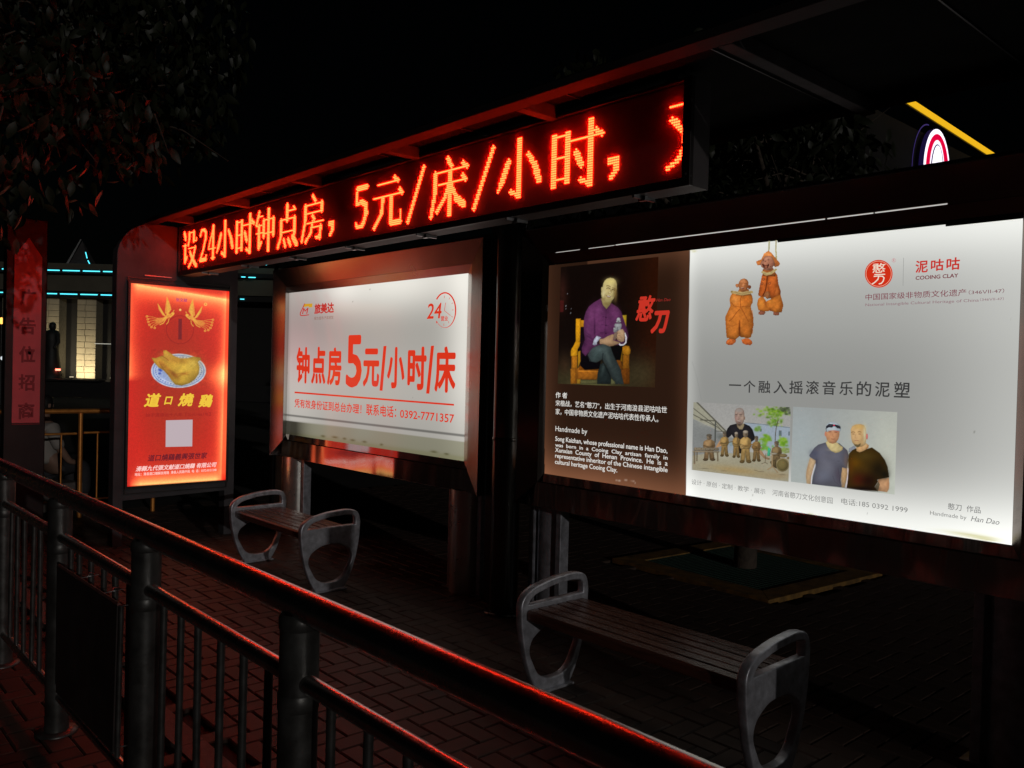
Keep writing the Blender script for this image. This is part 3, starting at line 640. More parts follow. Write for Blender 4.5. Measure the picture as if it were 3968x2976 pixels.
    p.line([(674,232),(668,262),(676,296)], 10, (170,150,96), 6, .7)
    p.line([(742,214),(768,210),(796,228)], 10, (92,70,36), 5, .9); p.line([(826,242),(850,246),(868,262)], 10, (92,70,36), 5, .9)
    p.line([(742,248),(765,240),(790,254)], 10, (48,34,18), 4, .95); p.line([(814,270),(838,264),(858,278)], 10, (48,34,18), 4, .95); p.blob(764, 262, 26, 10, (160,136,84), .5); p.blob(836, 284, 22, 10, (160,136,84), .5)
    p.line([(802,270),(808,306),(792,322),(764,314)], 9, (118,90,50), 7, .85); p.blob(868, 330, 26, 110, (112,88,46), .75); p.blob(700, 400, 30, 30, (126,104,58), .6); p.line([(720,330),(712,360),(724,390)], 6, (128,104,60), 7, .6); p.blob(790, 312, 14, 10, (226,212,170), .7)
    p.line([(736,332),(722,360)], 5, (130,108,62), 6, .6); p.line([(832,350),(828,372)], 5, (130,108,62), 6, .6)
    p.poly([(734,346),(770,354),(808,362),(800,372),(770,380),(744,366)], (92,38,30), 4, 1.0 if False else .98); p.poly([(742,350),(770,357),(802,364),(792,369),(766,368),(748,360)], (232,224,200), 3)
    p.line([(746,378),(772,390),(794,382)], 4, (150,112,74), 5, .7)
    # hands and the small grey figurine
    p.poly([(640,976),(700,966),(760,930),(830,902),(846,912),(838,990),(880,1004),(932,1016),(934,1034),(880,1050),(830,1070),(780,1076),(720,1050),(640,1040)], (160,128,96), 5)
    p.blob(740, 1000, 60, 30, (184,150,114), .6); p.blob(800, 1056, 60, 14, (112,84,60), .6); p.poly([(600,1020),(640,980),(644,1046),(606,1050)], (40,24,26), 6, .8)
    p.poly([(888,870),(930,836),(975,834),(1000,880),(1004,950),(990,1008),(950,1016),(900,990),(880,960),(866,910)], (168,136,104), 5)
    for yy in (882, 914, 944, 972): p.line([(872,yy-2),(920,yy+8),(955,yy)], 4, (100,74,54), 5, .7)
    p.blob(960, 880, 26, 40, (188,156,122), .6); p.poly([(866,950),(890,960),(892,996),(862,990)], (50,28,22), 6, .8)
    g1 = (134,136,138)
    p.poly([(858,880),(900,880),(888,940),(870,984),(846,984),(846,900)], (120,98,84), 4)
    p.poly([(862,752),(950,750),(958,780),(946,830),(900,852),(878,878),(846,876),(836,860),(844,812),(866,808),(852,780)], g1, 4); p.ell(912, 694, 27, 26, (164,166,166), 0, 4); p.ell(912, 722, 36, 17, (150,152,152), 0, 4); p.ell(910, 728, 13, 18, (104,104,104), 0, 4); p.blob(905, 775, 40, 16, (170,172,172), .6); p.line([(898,806),(892,846),(862,862)], 7, (70,70,72), 5, .7); p.blob(924, 840, 14, 30, (164,166,164), .5); p.ell(848, 822, 9, 15, (150,152,152), 0, 4)
    p.noise(.04, 4.0); return p
a0, b0 = shY.ab(2170, 1480); a1, b1 = shY.ab(2520, 1050)
za, zb = shY.ab(2166, 1487)[1], shY.ab(2166, 1036)[1]
L2(grid_print('portrait_print', shY, shY.ab(2168,1250)[0], shY.ab(2545,1250)[0], za, zb, 190, 215, portrait_px, .0012, None))

# ---- two clay figures printed on the white sheet (outline cut)
def clay_px(u, v):
    x, y = (u-2750)*3.456, (v-900)*3.456
    p = Paint(x, y, (205,205,198)); O = (196,112,42); D = (128,60,22)
    p.line([(800,118),(794,250)], 24, (176,172,134), 4); p.line([(892,108),(888,240),(896,356)], 24, (178,168,124), 4)
    for i in range(9): p.line([(790,130+i*15),(806,124+i*15)], 3, (120,112,84), 3, .6); p.line([(880,126+i*26),(902,114+i*26)], 3, (120,108,78), 3, .7)
    # hanging figure
    p.vol = .34
    p.poly([(720,548),(780,560),(876,528),(912,572),(926,690),(958,790),(950,836),(880,900),(800,880),(760,870),(700,866),(654,860),(648,830),(672,700),(700,570)], (184,90,36), 5)
    p.poly([(660,872),(720,862),(760,920),(840,880),(952,830),(984,940),(992,980),(970,1078),(870,1074),(806,1056),(720,1070),(652,1050),(634,980),(640,910)], O, 5)
    p.poly([(716,840),(768,786),(792,800),(830,880),(770,900)], (156,96,56), 5); p.line([(774,570),(766,680),(748,780),(716,846)], 14, (72,28,12), 8, .85); p.line([(786,590),(780,700),(800,800),(850,890)], 9, D, 6, .7); p.line([(908,600),(890,740),(862,836)], 9, D, 7, .7)
    for cx, cy, rx, ry, cc, al in ((720,650,26,80,(206,108,48),.7),(850,640,36,70,(202,104,44),.7),(900,800,26,60,(208,116,50),.6),(690,960,46,50,(214,138,56),.7),(900,980,60,60,(200,116,44),.6),(960,1000,20,60,(140,70,26),.6),(750,950,16,40,D,.6),(810,1040,20,20,D,.6),(820,930,40,30,(214,134,52),.6)): p.blob(cx, cy, rx, ry, cc, al)
    for cx, cy in ((724,628),(704,690),(804,684)): p.ell(cx, cy, 17, 21, (150,72,34), .4, 5); p.ell(cx, cy, 9, 12, (178,96,50), .4, 5)
    p.poly([(704,492),(850,480),(888,520),(880,590),(716,590)], (150,84,40), 5)
    p.line([(708,536),(760,560),(820,548),(888,500)], 36, (176,156,104), 5); p.line([(716,548),(780,570)], 6, (120,98,60), 5, .6)
    p.poly([(622,412),(626,384),(690,360),(720,300),(760,256),(800,248),(840,280),(890,350),(940,400),(948,430),(920,462),(880,470),(850,450),(700,446),(640,444)], (222,130,64), 5); p.blob(760, 290, 60, 30, (236,158,92), .7); p.blob(900, 420, 20, 40, (150,78,40), .5)
    p.poly([(700,376),(740,326),(800,312),(840,330),(862,380),(880,430),(850,484),(800,512),(740,508),(690,466),(676,430)], (176,118,92), 5); p.blob(770, 350, 40, 24, (196,142,116), .7); p.blob(840, 440, 20, 60, (132,80,62), .6)
    p.poly([(700,428),(716,420),(740,440),(780,436),(790,420),(800,440),(780,476),(744,490),(716,460)], (84,40,28), 4); p.blob(756, 462, 18, 22, (176,110,84), .9)
    p.ell(724, 374, 9, 5, (70,40,30), 0, 4); p.ell(786, 370, 9, 5, (70,40,30), 0, 4); p.ell(750, 390, 8, 8, (110,66,50), 0, 4); p.ell(812, 462, 6, 8, (60,26,20), 0, 4); p.ell(858, 468, 12, 15, (225,225,215), .3, 4)
    p.poly([(652,1064),(690,1050),(764,1072),(730,1108),(680,1114),(652,1100)], (142,84,62), 5); p.poly([(850,1066),(936,1078),(932,1112),(890,1122),(852,1108)], (138,80,58), 5)
    # standing figure
    p.ell(640, 1440, 130, 26, (178,180,178), 0, 50, .0)
    p.poly([(300,820),(360,812),(430,836),(520,820),(566,830),(584,890),(578,950),(556,988),(570,1080),(592,1140),(590,1190),(594,1240),(560,1400),(548,1420),(420,1410),(404,1396),(350,1440),(232,1420),(222,1390),(212,1230),(206,1130),(240,1060),(276,980),(264,900),(278,850)], O, 5)
    for cx, cy, rx, ry, cc, al, ro in ((340,900,60,60,(214,140,70),.7,0),(500,900,50,50,(192,100,34),.6,0),(300,1080,50,60,(206,122,54),.6,.5),(290,1300,50,80,(204,120,50),.6,0),(490,1300,50,80,(196,108,40),.6,0),(575,1100,20,120,(150,76,28),.6,0),(575,1320,18,90,(146,72,26),.6,0),(400,1300,12,100,(90,40,14),.85,0),(450,1130,60,40,(208,120,48),.5,0),(225,1240,16,120,(160,86,34),.5,0)): p.blob(cx, cy, rx, ry, cc, al, ro)
    p.line([(434,836),(412,900),(414,1000)], 8, D, 6, .8); p.line([(290,940),(330,990),(410,1004),(470,990),(540,994)], 7, D, 7, .8); p.line([(412,1020),(350,1090),(300,1160),(262,1190)], 8, D, 6, .8); p.line([(420,1010),(460,1080),(500,1160),(524,1200)], 8, D, 6, .8); p.line([(230,1240),(310,1256),(400,1220)], 5, D, 8, .5); p.line([(405,1180),(404,1270),(408,1400)], 9, (100,44,16), 8, .8)
    p.poly([(218,1460),(240,1430),(300,1424),(360,1440),(352,1476),(310,1510),(250,1516),(220,1496)], (190,98,46), 5); p.poly([(420,1436),(470,1420),(530,1420),(570,1452),(578,1490),(550,1516),(490,1514),(440,1490)], (194,98,44), 5); p.blob(280, 1500, 50, 12, (130,60,26), .6); p.blob(520, 1504, 50, 10, (130,60,26), .6)
    p.poly([(392,760),(524,760),(560,846),(350,846)], (150,92,48), 5)
    p.line([(300,800),(360,808),(440,824),(510,808),(562,802)], 44, (172,148,98), 6); p.line([(330,800),(440,828),(540,804)], 6, (104,76,40), 6, .7); p.line([(276,770),(296,800)], 6, (110,96,62), 5, .8); p.line([(318,745),(306,796)], 6, (120,104,70), 5, .8); p.line([(290,760),(300,800)], 5, (110,96,62), 5, .8)
    p.poly([(386,700),(392,660),(420,626),(464,614),(506,630),(524,664),(524,710),(516,750),(490,784),(450,796),(412,786),(392,750)], (176,108,64), 5); p.ell(370, 714, 26, 30, (184,116,72), 0, 5); p.ell(534, 733, 26, 30, (120,62,34), 0, 5)
    p.blob(440, 650, 36, 24, (202,136,90), .7); p.blob(506, 720, 18, 60, (136,76,42), .6); p.line([(404,682),(420,676),(434,684)], 5, (90,50,30), 4, .8); p.line([(470,686),(488,680),(500,688)], 5, (90,50,30), 4, .8); p.blob(452, 706, 12, 14, (206,140,96), .8)
    p.poly([(416,740),(444,744),(474,738),(470,754),(444,762),(420,756)], (110,48,32), 4, .8); p.line([(422,746),(466,746)], 5, (226,206,180), 3, .8); p.line([(400,740),(408,756)], 4, (110,60,36), 4, .7)
    p.tex(.06, 18); p.noise(.05, 5.0); return p
za, zb = shY.ab(2880, 1345)[1], shY.ab(2960, 936)[1]
L2(grid_print('figurine_print', shY, shY.ab(2806,1150)[0], shY.ab(3040,1150)[0], za, min(zb, 2.371), 150, 190, clay_px, .0012, None, cut=True))

# ---- two printed photographs at the foot of the white sheet
def group_px(u, v):
    x, y = (u-2680)*4.61, (v-1540)*4.61
    p = Paint(x, y, lambda x, y: np.stack([150+.012*y+0*x, 149+.012*y+0*x, 146+0*x+.01*y], 1))
    p.poly([(20,380),(400,560),(640,700),(900,760),(900,1000),(20,1040)], (128,130,128), 8); p.poly([(30,84),(110,84),(470,460),(610,600),(600,640),(430,560),(26,380)], (150,148,130), 8)
    p.blob(250, 700, 240, 160, (116,118,116), .6); p.blob(300, 470, 150, 40, (168,166,150), .5)
    for a, b_, w in (((100,90),(612,600),26),((30,190),(600,640),14),((30,305),(420,510),16),((160,400),(440,420),20),((440,600),(600,610),12),((440,470),(540,600),10)): p.line([a, b_], w, (78,76,66), 5, .85)
    p.line([(428,440),(422,800)], 24, (74,76,72), 5); p.blob(520, 700, 60, 50, (88,92,88), .7)
    p.poly([(950,452),(1250,470),(1760,530),(1758,900),(950,900)], (146,158,170), 8); p.line([(960,452),(1250,480),(1755,540)], 10, (86,94,98), 4, .8)
    for a, b_, c_, d_ in ((1560,590,1610,690),(1730,610,1756,680),(1225,560,1256,610)): p.poly([(a,b_),(c_,b_),(c_,d_),(a,d_)], (92,104,108), 6)
    rg = np.random.default_rng(3)
    for cx, cy, rx, ry, n, cl in ((1500,260,250,110,90,((96,140,28),(128,166,50),(70,104,30))),(1480,420,150,130,50,((104,146,46),(80,112,40),(140,170,80))),(1320,760,90,90,40,((120,160,40),(92,140,30))),(1640,790,90,80,40,((128,168,46),(96,140,34))),(1310,900,90,60,24,((110,160,60),(90,140,50))),(1190,570,60,40,14,((100,136,60),)),(1660,220,110,80,34,((60,70,50),(90,100,70))),(1660,940,110,70,24,((130,150,80),(110,130,60)))):
        for _ in range(n):
            q = rg.normal(size=2)*.5; p.blob(cx+q[0]*rx, cy+q[1]*ry, rg.uniform(12,34), rg.uniform(10,26), cl[rg.integers(len(cl))], .75)
    p.line([(1550,400),(1510,560),(1496,700),(1495,770)], 14, (70,66,50), 5, .9)
    p.poly([(20,1040),(700,940),(960,960),(1745,1100),(1742,1500),(20,1296)], (152,146,124), 10); p.blob(800, 1300, 500, 70, (158,134,88), .8, .12); p.blob(1500, 1400, 260, 60, (150,128,92), .6); p.blob(500, 1050, 300, 60, (170,166,148), .6); p.line([(1120,1296),(1200,1322),(1290,1326)], 7, (86,72,52), 7, .7); p.blob(230,1270,70,8,(90,80,62),.6); p.blob(580,1312,40,7,(90,80,62),.6); p.blob(1620,1380,60,8,(96,84,66),.6)
    # man
    p.vol = .25
    p.poly([(790,470),(690,496),(640,560),(612,640),(620,700),(650,724),(700,690),(716,662),(760,730),(800,800),(840,1000),(900,1000),(1000,960),(1060,800),(1120,760),(1140,720),(1120,660),(1090,570),(1040,510),(950,470)], (34,32,36), 5)
    p.poly([(806,480),(820,530),(860,572),(910,574),(936,520),(940,466)], (156,140,108), 5)
    p.poly([(770,290),(778,232),(810,196),(860,186),(906,196),(936,240),(946,300),(944,380),(930,440),(900,490),(856,506),(816,480),(784,430),(772,360)], (152,128,116), 5); p.blob(850, 230, 70, 40, (138,134,130), .8); p.blob(910, 360, 30, 60, (180,156,136), .6); p.blob(800, 380, 30, 50, (166,126,120), .5); p.ell(948, 370, 10, 30, (120,96,80), 0, 4)
    p.line([(790,306),(822,298)], 12, (60,50,48), 5, .9); p.line([(862,304),(906,300)], 12, (60,50,48), 5, .9); p.line([(794,330),(820,328)], 9, (66,56,50), 5, .8); p.line([(868,330),(900,330)], 9, (66,56,50), 5, .8); p.line([(846,340),(850,380),(838,392)], 8, (110,84,76), 7, .7)
    p.poly([(806,414),(850,424),(890,412),(884,438),(850,446),(812,436)], (98,64,58), 5); p.line([(816,424),(880,424)], 7, (220,214,204), 4, .9); p.blob(852, 490, 44, 34, (64,52,44), .8)
    p.poly([(436,880),(520,750),(580,760),(560,860),(440,900)], (176,132,90), 6, .9); p.poly([(1180,900),(1260,960),(1320,1060),(1400,1090),(1390,1116),(1300,1090),(1220,1010)], (170,134,100), 6)
    p.poly([(848,860),(900,860),(880,990),(846,990)], (24,20,20), 6); p.poly([(650,830),(740,800),(740,1000),(640,990)], (150,160,170), 8, .8); p.ell(705, 830, 40, 44, (120,140,140), 0, 8, .7); p.poly([(1370,890),(1420,920),(1400,1050),(1350,1040)], (70,170,130), 6)
    # clay musicians
    p.vol = .32
    def fig(cx, top, bot, w, c, cap=False, sit=False):
        h = bot-top; dk = tuple(k*.62 for k in c); lt = tuple(min(k*1.2, 255) for k in c)
        p.poly([(cx-w*.26,top+h*.50),(cx+w*.26,top+h*.50),(cx+w*.36,bot-h*.04),(cx+w*.04,bot-h*.03),(cx,top+h*.66),(cx-w*.06,bot-h*.03),(cx-w*.36,bot-h*.04)], c, 5)
        p.poly([(cx-w*.12,top+h*.20),(cx+w*.12,top+h*.20),(cx+w*.36,top+h*.28),(cx+w*.42,top+h*.46),(cx+w*.28,top+h*.58),(cx-w*.28,top+h*.58),(cx-w*.42,top+h*.46),(cx-w*.36,top+h*.28)], lt, 5)
        p.blob(cx+w*.22, top+h*.42, w*.12, h*.14, dk, .7); p.blob(cx-w*.1, top+h*.36, w*.16, h*.08, tuple(min(k*1.35, 255) for k in c), .6); p.line([(cx-w*.34,top+h*.44),(cx,top+h*.50),(cx+w*.34,top+h*.44)], w*.10, dk, 8, .6)
        p.ell(cx, top+h*.11, w*.17, h*.11, (128,112,92), 0, 5); p.blob(cx+w*.05, top+h*.13, w*.08, h*.05, (70,58,46), .8); p.ell(cx, top+h*.045, w*.18, h*.05, (156,144,128) if cap else (92,84,72), 0, 5)
        p.ell(cx-w*.24, bot-h*.03, w*.17, h*.05, dk, 0, 5); p.ell(cx+w*.24, bot-h*.03, w*.17, h*.05, dk, 0, 5); p.line([(cx,top+h*.62),(cx,bot-h*.08)], 6, dk, 6, .6)
    fig(590, 610, 1052, 190, (136,110,66)); fig(800, 618, 1072, 170, (132,106,62), True); fig(1160, 690, 1140, 190, (120,96,60)); fig(965, 590, 1165, 260, (150,122,74), True); fig(315, 655, 1125, 270, (124,100,70)); fig(1520, 780, 1240, 230, (110,92,64))
    p.line([(505,830),(730,790)], 12, (92,74,46), 5); p.ell(905, 880, 40, 44, (160,134,88), 0, 5); p.line([(900,870),(1180,826)], 18, (130,100,58), 6); p.ell(1120, 890, 50, 34, (124,96,56), .2, 6); p.line([(1110,860),(1270,910)], 12, (110,86,50), 6); p.line([(830,660),(812,800)], 9, (70,60,50), 5)
    p.poly([(40,905),(60,894),(484,900),(488,950),(44,952)], (128,116,96), 5); p.poly([(24,956),(494,960),(492,984),(24,980)], (140,126,104), 5); p.line([(54,976),(54,1176)], 30, (112,100,80), 6); p.line([(100,980),(96,1130)], 20, (96,86,68), 6); p.line([(466,980),(470,1130)], 28, (112,100,80), 6)
    for i in range(5): p.ell(95+i*78, 914+i*4, 6, 6, (50,42,34), 0, 4)
    p.ell(1625, 1205, 118, 122, (152,136,96), 0, 6); p.ell(1625, 1205, 98, 102, (112,100,62), 0, 6); p.poly([(1510,1110),(1450,1120),(1400,1150),(1440,1230),(1520,1270)], (92,78,52), 6)
    p.ell(1470, 1005, 66, 18, (150,142,124), 0, 5); p.line([(1440,1030),(1440,1240),(1360,1290)], 22, (150,128,96), 6); p.line([(1440,1220),(1540,1340)], 18, (142,118,88), 6); p.line([(1330,1000),(1316,1160),(1252,1186)], 8, (80,66,50), 5); p.line([(1316,1160),(1360,1188)], 8, (80,66,50), 5); p.ell(1640, 1040, 70, 34, (120,104,70), 0, 6); p.ell(1740, 1080, 40, 20, (120,104,70), 0, 6)
    p.tex(.02, 16); p.noise(.02, 9.0); return p
def quad_span(u0, v0, u1, v1, u2, v2): return None
za = shY.ab(2684, 1821)[1]; zb = shY.ab(2686, 1558)[1]
L2(grid_print('photo_print', shY, shY.ab(2684,1700)[0], shY.ab(3061,1700)[0], za, zb, 230, 180, group_px, .0012, None))
def men_px(u, v):
    x, y = (u-3050)*3.949, (v-1540)*3.949
    p = Paint(x, y, lambda x, y: np.stack([148+22*np.clip((x-500)/1200, 0, 1)+.012*y, 152+20*np.clip((x-500)/1200, 0, 1)+.014*y, 151+12*np.clip((x-500)/1200, 0, 1)+.012*y], 1))
    p.blob(200, 600, 260, 400, (158,170,174), .5); p.blob(1500, 900, 160, 500, (188,190,176), .5)
    p.poly([(1705,500),(1760,480),(1850,520),(1848,1460),(1670,1460)], (184,188,186), 16); p.line([(1680,1290),(1846,1345)], 14, (140,146,144), 8, .7); p.line([(1706,638),(1816,644)], 6, (150,156,158), 6, .6)
    S1 = (196,170,124)
    # left man
    p.vol = .20
    p.poly([(352,920),(450,960),(432,1030),(396,1140),(372,1240),(366,1330),(300,1316),(290,1200),(300,1120),(328,1010)], (190,160,122), 6); p.blob(318, 1100, 20, 120, (158,120,84), .5, .15)
    p.poly([(840,1070),(920,1080),(924,1180),(900,1300),(880,1380),(836,1376),(826,1200)], (180,146,104), 6)
    p.line([(434,1020),(402,1120),(376,1220),(370,1330)], 12, (226,220,228), 6, .9)
    p.poly([(585,690),(480,722),(420,770),(340,885),(350,910),(440,966),(446,1040),(400,1190),(380,1326),(600,1350),(836,1374),(822,1260),(846,1070),(916,1088),(930,1000),(944,880),(924,810),(860,752),(800,700)], (92,92,104), 6)
    for cx, cy, rx, ry, cc, al, ro in ((420,860,70,60,(72,74,92),.7,.5),(900,960,30,120,(104,90,92),.7,0),(600,1060,140,120,(108,108,118),.6,0),(560,1200,120,100,(104,108,122),.6,0),(780,1200,40,110,(76,68,80),.7,-.2),(450,1000,16,60,(62,62,78),.7,0),(660,900,120,30,(100,98,108),.5,0),(700,1330,150,30,(84,84,92),.6,0)): p.blob(cx, cy, rx, ry, cc, al, ro)
    p.line([(780,1080),(800,1200),(812,1320)], 8, (60,52,62), 8, .6); p.line([(700,1200),(730,1290),(790,1330)], 8, (62,56,66), 8, .5); p.line([(776,974),(804,976)], 6, (50,48,54), 5, .7)
    p.poly([(594,690),(622,760),(680,820),(740,850),(800,838),(850,800),(856,760),(800,720),(770,690),(612,668)], (196,178,126), 6); p.blob(720, 800, 80, 20, (212,190,136), .5)
    p.poly([(586,520),(596,600),(612,650),(650,696),(700,708),(750,692),(786,640),(802,580),(806,510),(700,490)], (184,132,96), 6); p.blob(700, 600, 60, 40, (200,146,104), .5); p.blob(640, 660, 30, 24, (190,150,98), .6); p.ell(588, 560, 12, 34, (190,120,96), 0, 5)
    p.line([(644,528),(676,524)], 10, (110,60,46), 6, .8); p.line([(730,530),(764,536)], 10, (110,60,46), 6, .8); p.line([(700,560),(702,596),(716,600)], 8, (150,96,66), 8, .6); p.line([(678,634),(706,640),(734,634)], 9, (134,78,58), 6, .8); p.line([(642,508),(700,500),(782,522)], 12, (176,66,60), 6, .7)
    p.poly([(592,460),(612,410),(660,380),(700,374),(760,388),(806,420),(828,470),(818,520),(780,516),(720,500),(660,506),(612,530),(594,500)], (168,180,188), 6); p.blob(700, 490, 70, 20, (190,198,200), .7)
    p.poly([(600,440),(640,408),(700,408),(716,424),(740,414),(800,432),(822,450),(816,480),(770,472),(740,446),(712,440),(690,460),(640,458),(594,480)], (34,32,40), 5); p.ell(720, 426, 16, 12, (184,40,70), 0, 4); p.blob(660, 434, 30, 12, (84,84,90), .6); p.blob(790, 456, 20, 10, (84,84,90), .6); p.line([(598,480),(602,520)], 8, (50,50,56), 5)
    # right man
    p.poly([(940,840),(950,780),(1030,736),(1060,790),(1000,840)], (134,140,150), 6); p.line([(930,1090),(936,1160),(924,1280),(906,1380)], 20, (226,214,224), 6, .9)
    p.poly([(1400,1250),(1560,1230),(1566,1320),(1560,1400),(1530,1450),(1390,1430),(1380,1340)], (206,158,116), 6); p.blob(1540, 1340, 20, 80, (176,122,84), .5); p.poly([(1340,1380),(1400,1290),(1420,1330),(1390,1440)], (120,110,84), 6)
    p.poly([(1056,780),(1000,806),(950,860),(936,960),(944,1100),(930,1260),(912,1384),(1180,1410),(1390,1434),(1340,1370),(1390,1290),(1380,1256),(1564,1222),(1540,1060),(1500,960),(1420,850),(1300,764),(1220,790),(1110,838)], (62,44,14), 6)
    for cx, cy, rx, ry, cc, al, ro in ((1040,1000,100,100,(96,62,10),.8,0),(1200,900,120,60,(74,58,22),.7,0),(1400,1100,120,150,(26,20,10),.9,0),(1100,1260,120,100,(70,22,12),.8,0),(1250,1280,120,120,(26,10,8),.8,0),(1150,1400,240,40,(16,8,8),.8,0),(1500,1180,60,60,(16,16,12),.8,0),(980,1080,40,120,(88,50,12),.6,0)): p.blob(cx, cy, rx, ry, cc, al, ro)
    p.poly([(1060,770),(1066,820),(1110,840),(1170,820),(1250,770),(1250,730),(1200,690),(1060,720)], (200,158,108), 6)
    p.poly([(978,560),(974,490),(1000,440),(1050,414),(1120,408),(1180,424),(1208,480),(1212,560),(1214,640),(1200,720),(1140,756),(1080,764),(1040,744),(1000,690),(984,630)], (196,160,110), 6)
    p.blob(1100, 450, 80, 36, (196,158,90), .8); p.blob(1190, 560, 24, 130, (200,196,160), .8); p.blob(1040, 600, 60, 60, (206,168,124), .5); p.ell(1224, 598, 15, 44, (200,110,104), 0, 5)
    p.line([(986,536),(1010,526),(1040,534)], 10, (118,84,54), 7, .8); p.line([(1086,528),(1110,522),(1136,532)], 10, (118,84,54), 7, .8); p.line([(1004,560),(1030,560)], 9, (104,74,54), 6, .8); p.line([(1096,560),(1124,562)], 9, (104,74,54), 6, .8); p.line([(1054,560),(1040,616),(1064,624)], 8, (158,118,80), 8, .6); p.line([(1036,662),(1066,658),(1100,664)], 9, (146,92,78), 6, .8)
    p.poly([(1018,700),(1040,716),(1090,722),(1128,700),(1120,740),(1086,764),(1046,750)], (104,90,60), 8); p.line([(1212,790),(1246,732)], 9, (150,84,40), 5, .8)
    p.tex(.008, 30); p.noise(.012, 8.0); return p
za = shY.ab(3070, 1867)[1]; zb = shY.ab(3073, 1576)[1]
L2(grid_print('photo_print', shY, shY.ab(3070,1700)[0], shY.ab(3474,1700)[0], za, zb, 220, 180, men_px, .0012, None))
# ---- writing on the right poster
RL = (196,50,36); Lt = Lettering(shY, .0018); WT = (225,222,216); GY = (58,58,58); LG = (128,128,126); MR = (122,44,62)
Lt.text('憨', (700,372), (700,522), (812,520), RL, T6, .03, .25); Lt.text('刀', (788,462), (788,594), (896,590), RL, T6, .05, .25); Lt.text('Han Dao', (820,387), (820,404), (903,403), (150,40,36), T6, 0, .3)
Lt.text('作 者', (232,935), (232,969), (299,970), WT, T6, .012)
Lt.text('宋楷战，艺名“憨刀”，出生于河南浚县泥咕咕世', (232,986), (232,1021), (882,1053), WT, T6, .004)
Lt.text('家，中国非物质文化遗产泥咕咕代表性传承人。', (232,1035), (232,1071), (832,1106), WT, T6, .004)
Lt.text('Handmade by', (231,1136), (231,1176), (416,1186), WT, T6, .002)
Lt.text('Song Kaizhan, whose professional name is Han Dao,', (230,1199), (230,1235), (885,1293), WT, T6, .010)
Lt.text('was  born  in  a  Cooing  Clay  artisan  family  in', (230,1238), (230,1266), (886,1330), WT, T6, .010)
Lt.text('Xunxian  County  of  Henan  Province.  He  is  a', (229,1264), (229,1298), (886,1368), WT, T6, .010)
Lt.text('representative inheritor of the Chinese intangible', (229,1299), (229,1333), (886,1404), WT, T6, .010)
Lt.text('cultural heritage Cooing Clay.', (228,1331), (228,1366), (592,1408), WT, T6, .010)
for ch, a, c_, t_, bt_ in (('一',288,348,815,822),('个',360,418,796,856),('融',434,492,797,858),('入',508,574,798,860),('摇',586,652,797,862),('滚',668,732,797,864),('音',750,814,798,866),('乐',834,900,800,868),('的',920,990,800,872),('泥',1010,1082,802,876),('塑',1104,1182,803,880)): Lt.text(ch, (a,t_), (a,bt_), (c_,bt_+(c_-a)*.05), GY, T7, .012)
Lt.text('设计 · 原创 · 定制 · 教学 · 展示', (103,1287), (103,1313), (468,1358), LG, T7)
Lt.text('河南省憨刀文化创意园', (502,1338), (502,1368), (800,1404), LG, T7); Lt.text('电话:185 0392 1999', (843,1381), (843,1412), (1171,1449), LG, T7)
Lt.text('憨刀  作品', (1371,1406), (1371,1438), (1532,1451), (96,96,96), T7); Lt.text('Handmade by', (1282,1444), (1282,1470), (1462,1488), LG, T7); Lt.text('Han Dao', (1484,1468), (1484,1494), (1625,1509), (110,110,110), T7, 0, .3)
def disc(cx, cy, rx, ry, col, n=48): Lt.quad([(cx+rx*math.cos(2*math.pi*i/n), cy+ry*math.sin(2*math.pi*i/n)) for i in range(n)], col, T9)
def ring(cx, cy, rx, ry, w, col, n=48):
    for i in range(n):
        a, b_ = 2*math.pi*i/n, 2*math.pi*(i+1)/n; Lt.quad([(cx+(rx-w)*math.cos(a), cy+(ry-w)*math.sin(a)), (cx+rx*math.cos(a), cy+ry*math.sin(a)), (cx+rx*math.cos(b_), cy+ry*math.sin(b_)), (cx+(rx-w)*math.cos(b_), cy+(ry-w)*math.sin(b_))], col, T9)
disc(350, 367, 178, 178, (206,46,22))
L2(Lt.build('lettering', None))
for q_ in Lt.singles('printed_character'): L2(q_)
Lt = Lettering(shY, .0026); ring(350, 367, 164, 164, 5, (240,190,160))
Lt.text('憨', (272,234), (272,358), (436,354), (235,215,195), T9, .012)
Lt.stroke([(298,378),(430,374)], 13, (235,222,205), T9); Lt.stroke([(290,402),(345,396),(400,400),(420,420),(408,462),(385,490),(355,498)], 14, (235,222,205), T9); Lt.stroke([(352,400),(340,440),(300,478),(266,500)], 14, (235,222,205), T9)
ring(545, 195, 26, 26, 3, (196,110,120), 24); Lt.text('R', (534,180), (534,212), (556,209), (196,100,110), T9)
Lt.quad([(668,162),(671,162),(664,520),(661,520)], (90,90,90), T9)
for ch, a, c_, t_, bt_ in (('泥',822,980,203,360),('咕',1020,1183,185,336),('咕',1220,1390,165,325)): Lt.text(ch, (a,t_), (a,bt_), (c_,bt_-12), (196,48,40), T9, .022)
Lt.text('COOING CLAY', (824,400), (824,450), (1370,412), (112,28,44), T9, .018)
Lt.text('中国国家级非物质文化遗产', (181,636), (181,718), (1474,640), MR, T9, .002); Lt.text('（346Ⅶ-47）', (1505,582), (1505,640), (1960,610), (120,70,80), T9)
Lt.text('National Intangible Cultural Heritage of China', (180,757), (180,803), (1634,728), (140,104,112), T9); Lt.text('（346Ⅶ-47）', (1650,683), (1650,725), (1956,703), (140,104,112), T9)
L2(Lt.build('lettering', None))
for q_ in Lt.singles('printed_character'): L2(q_)
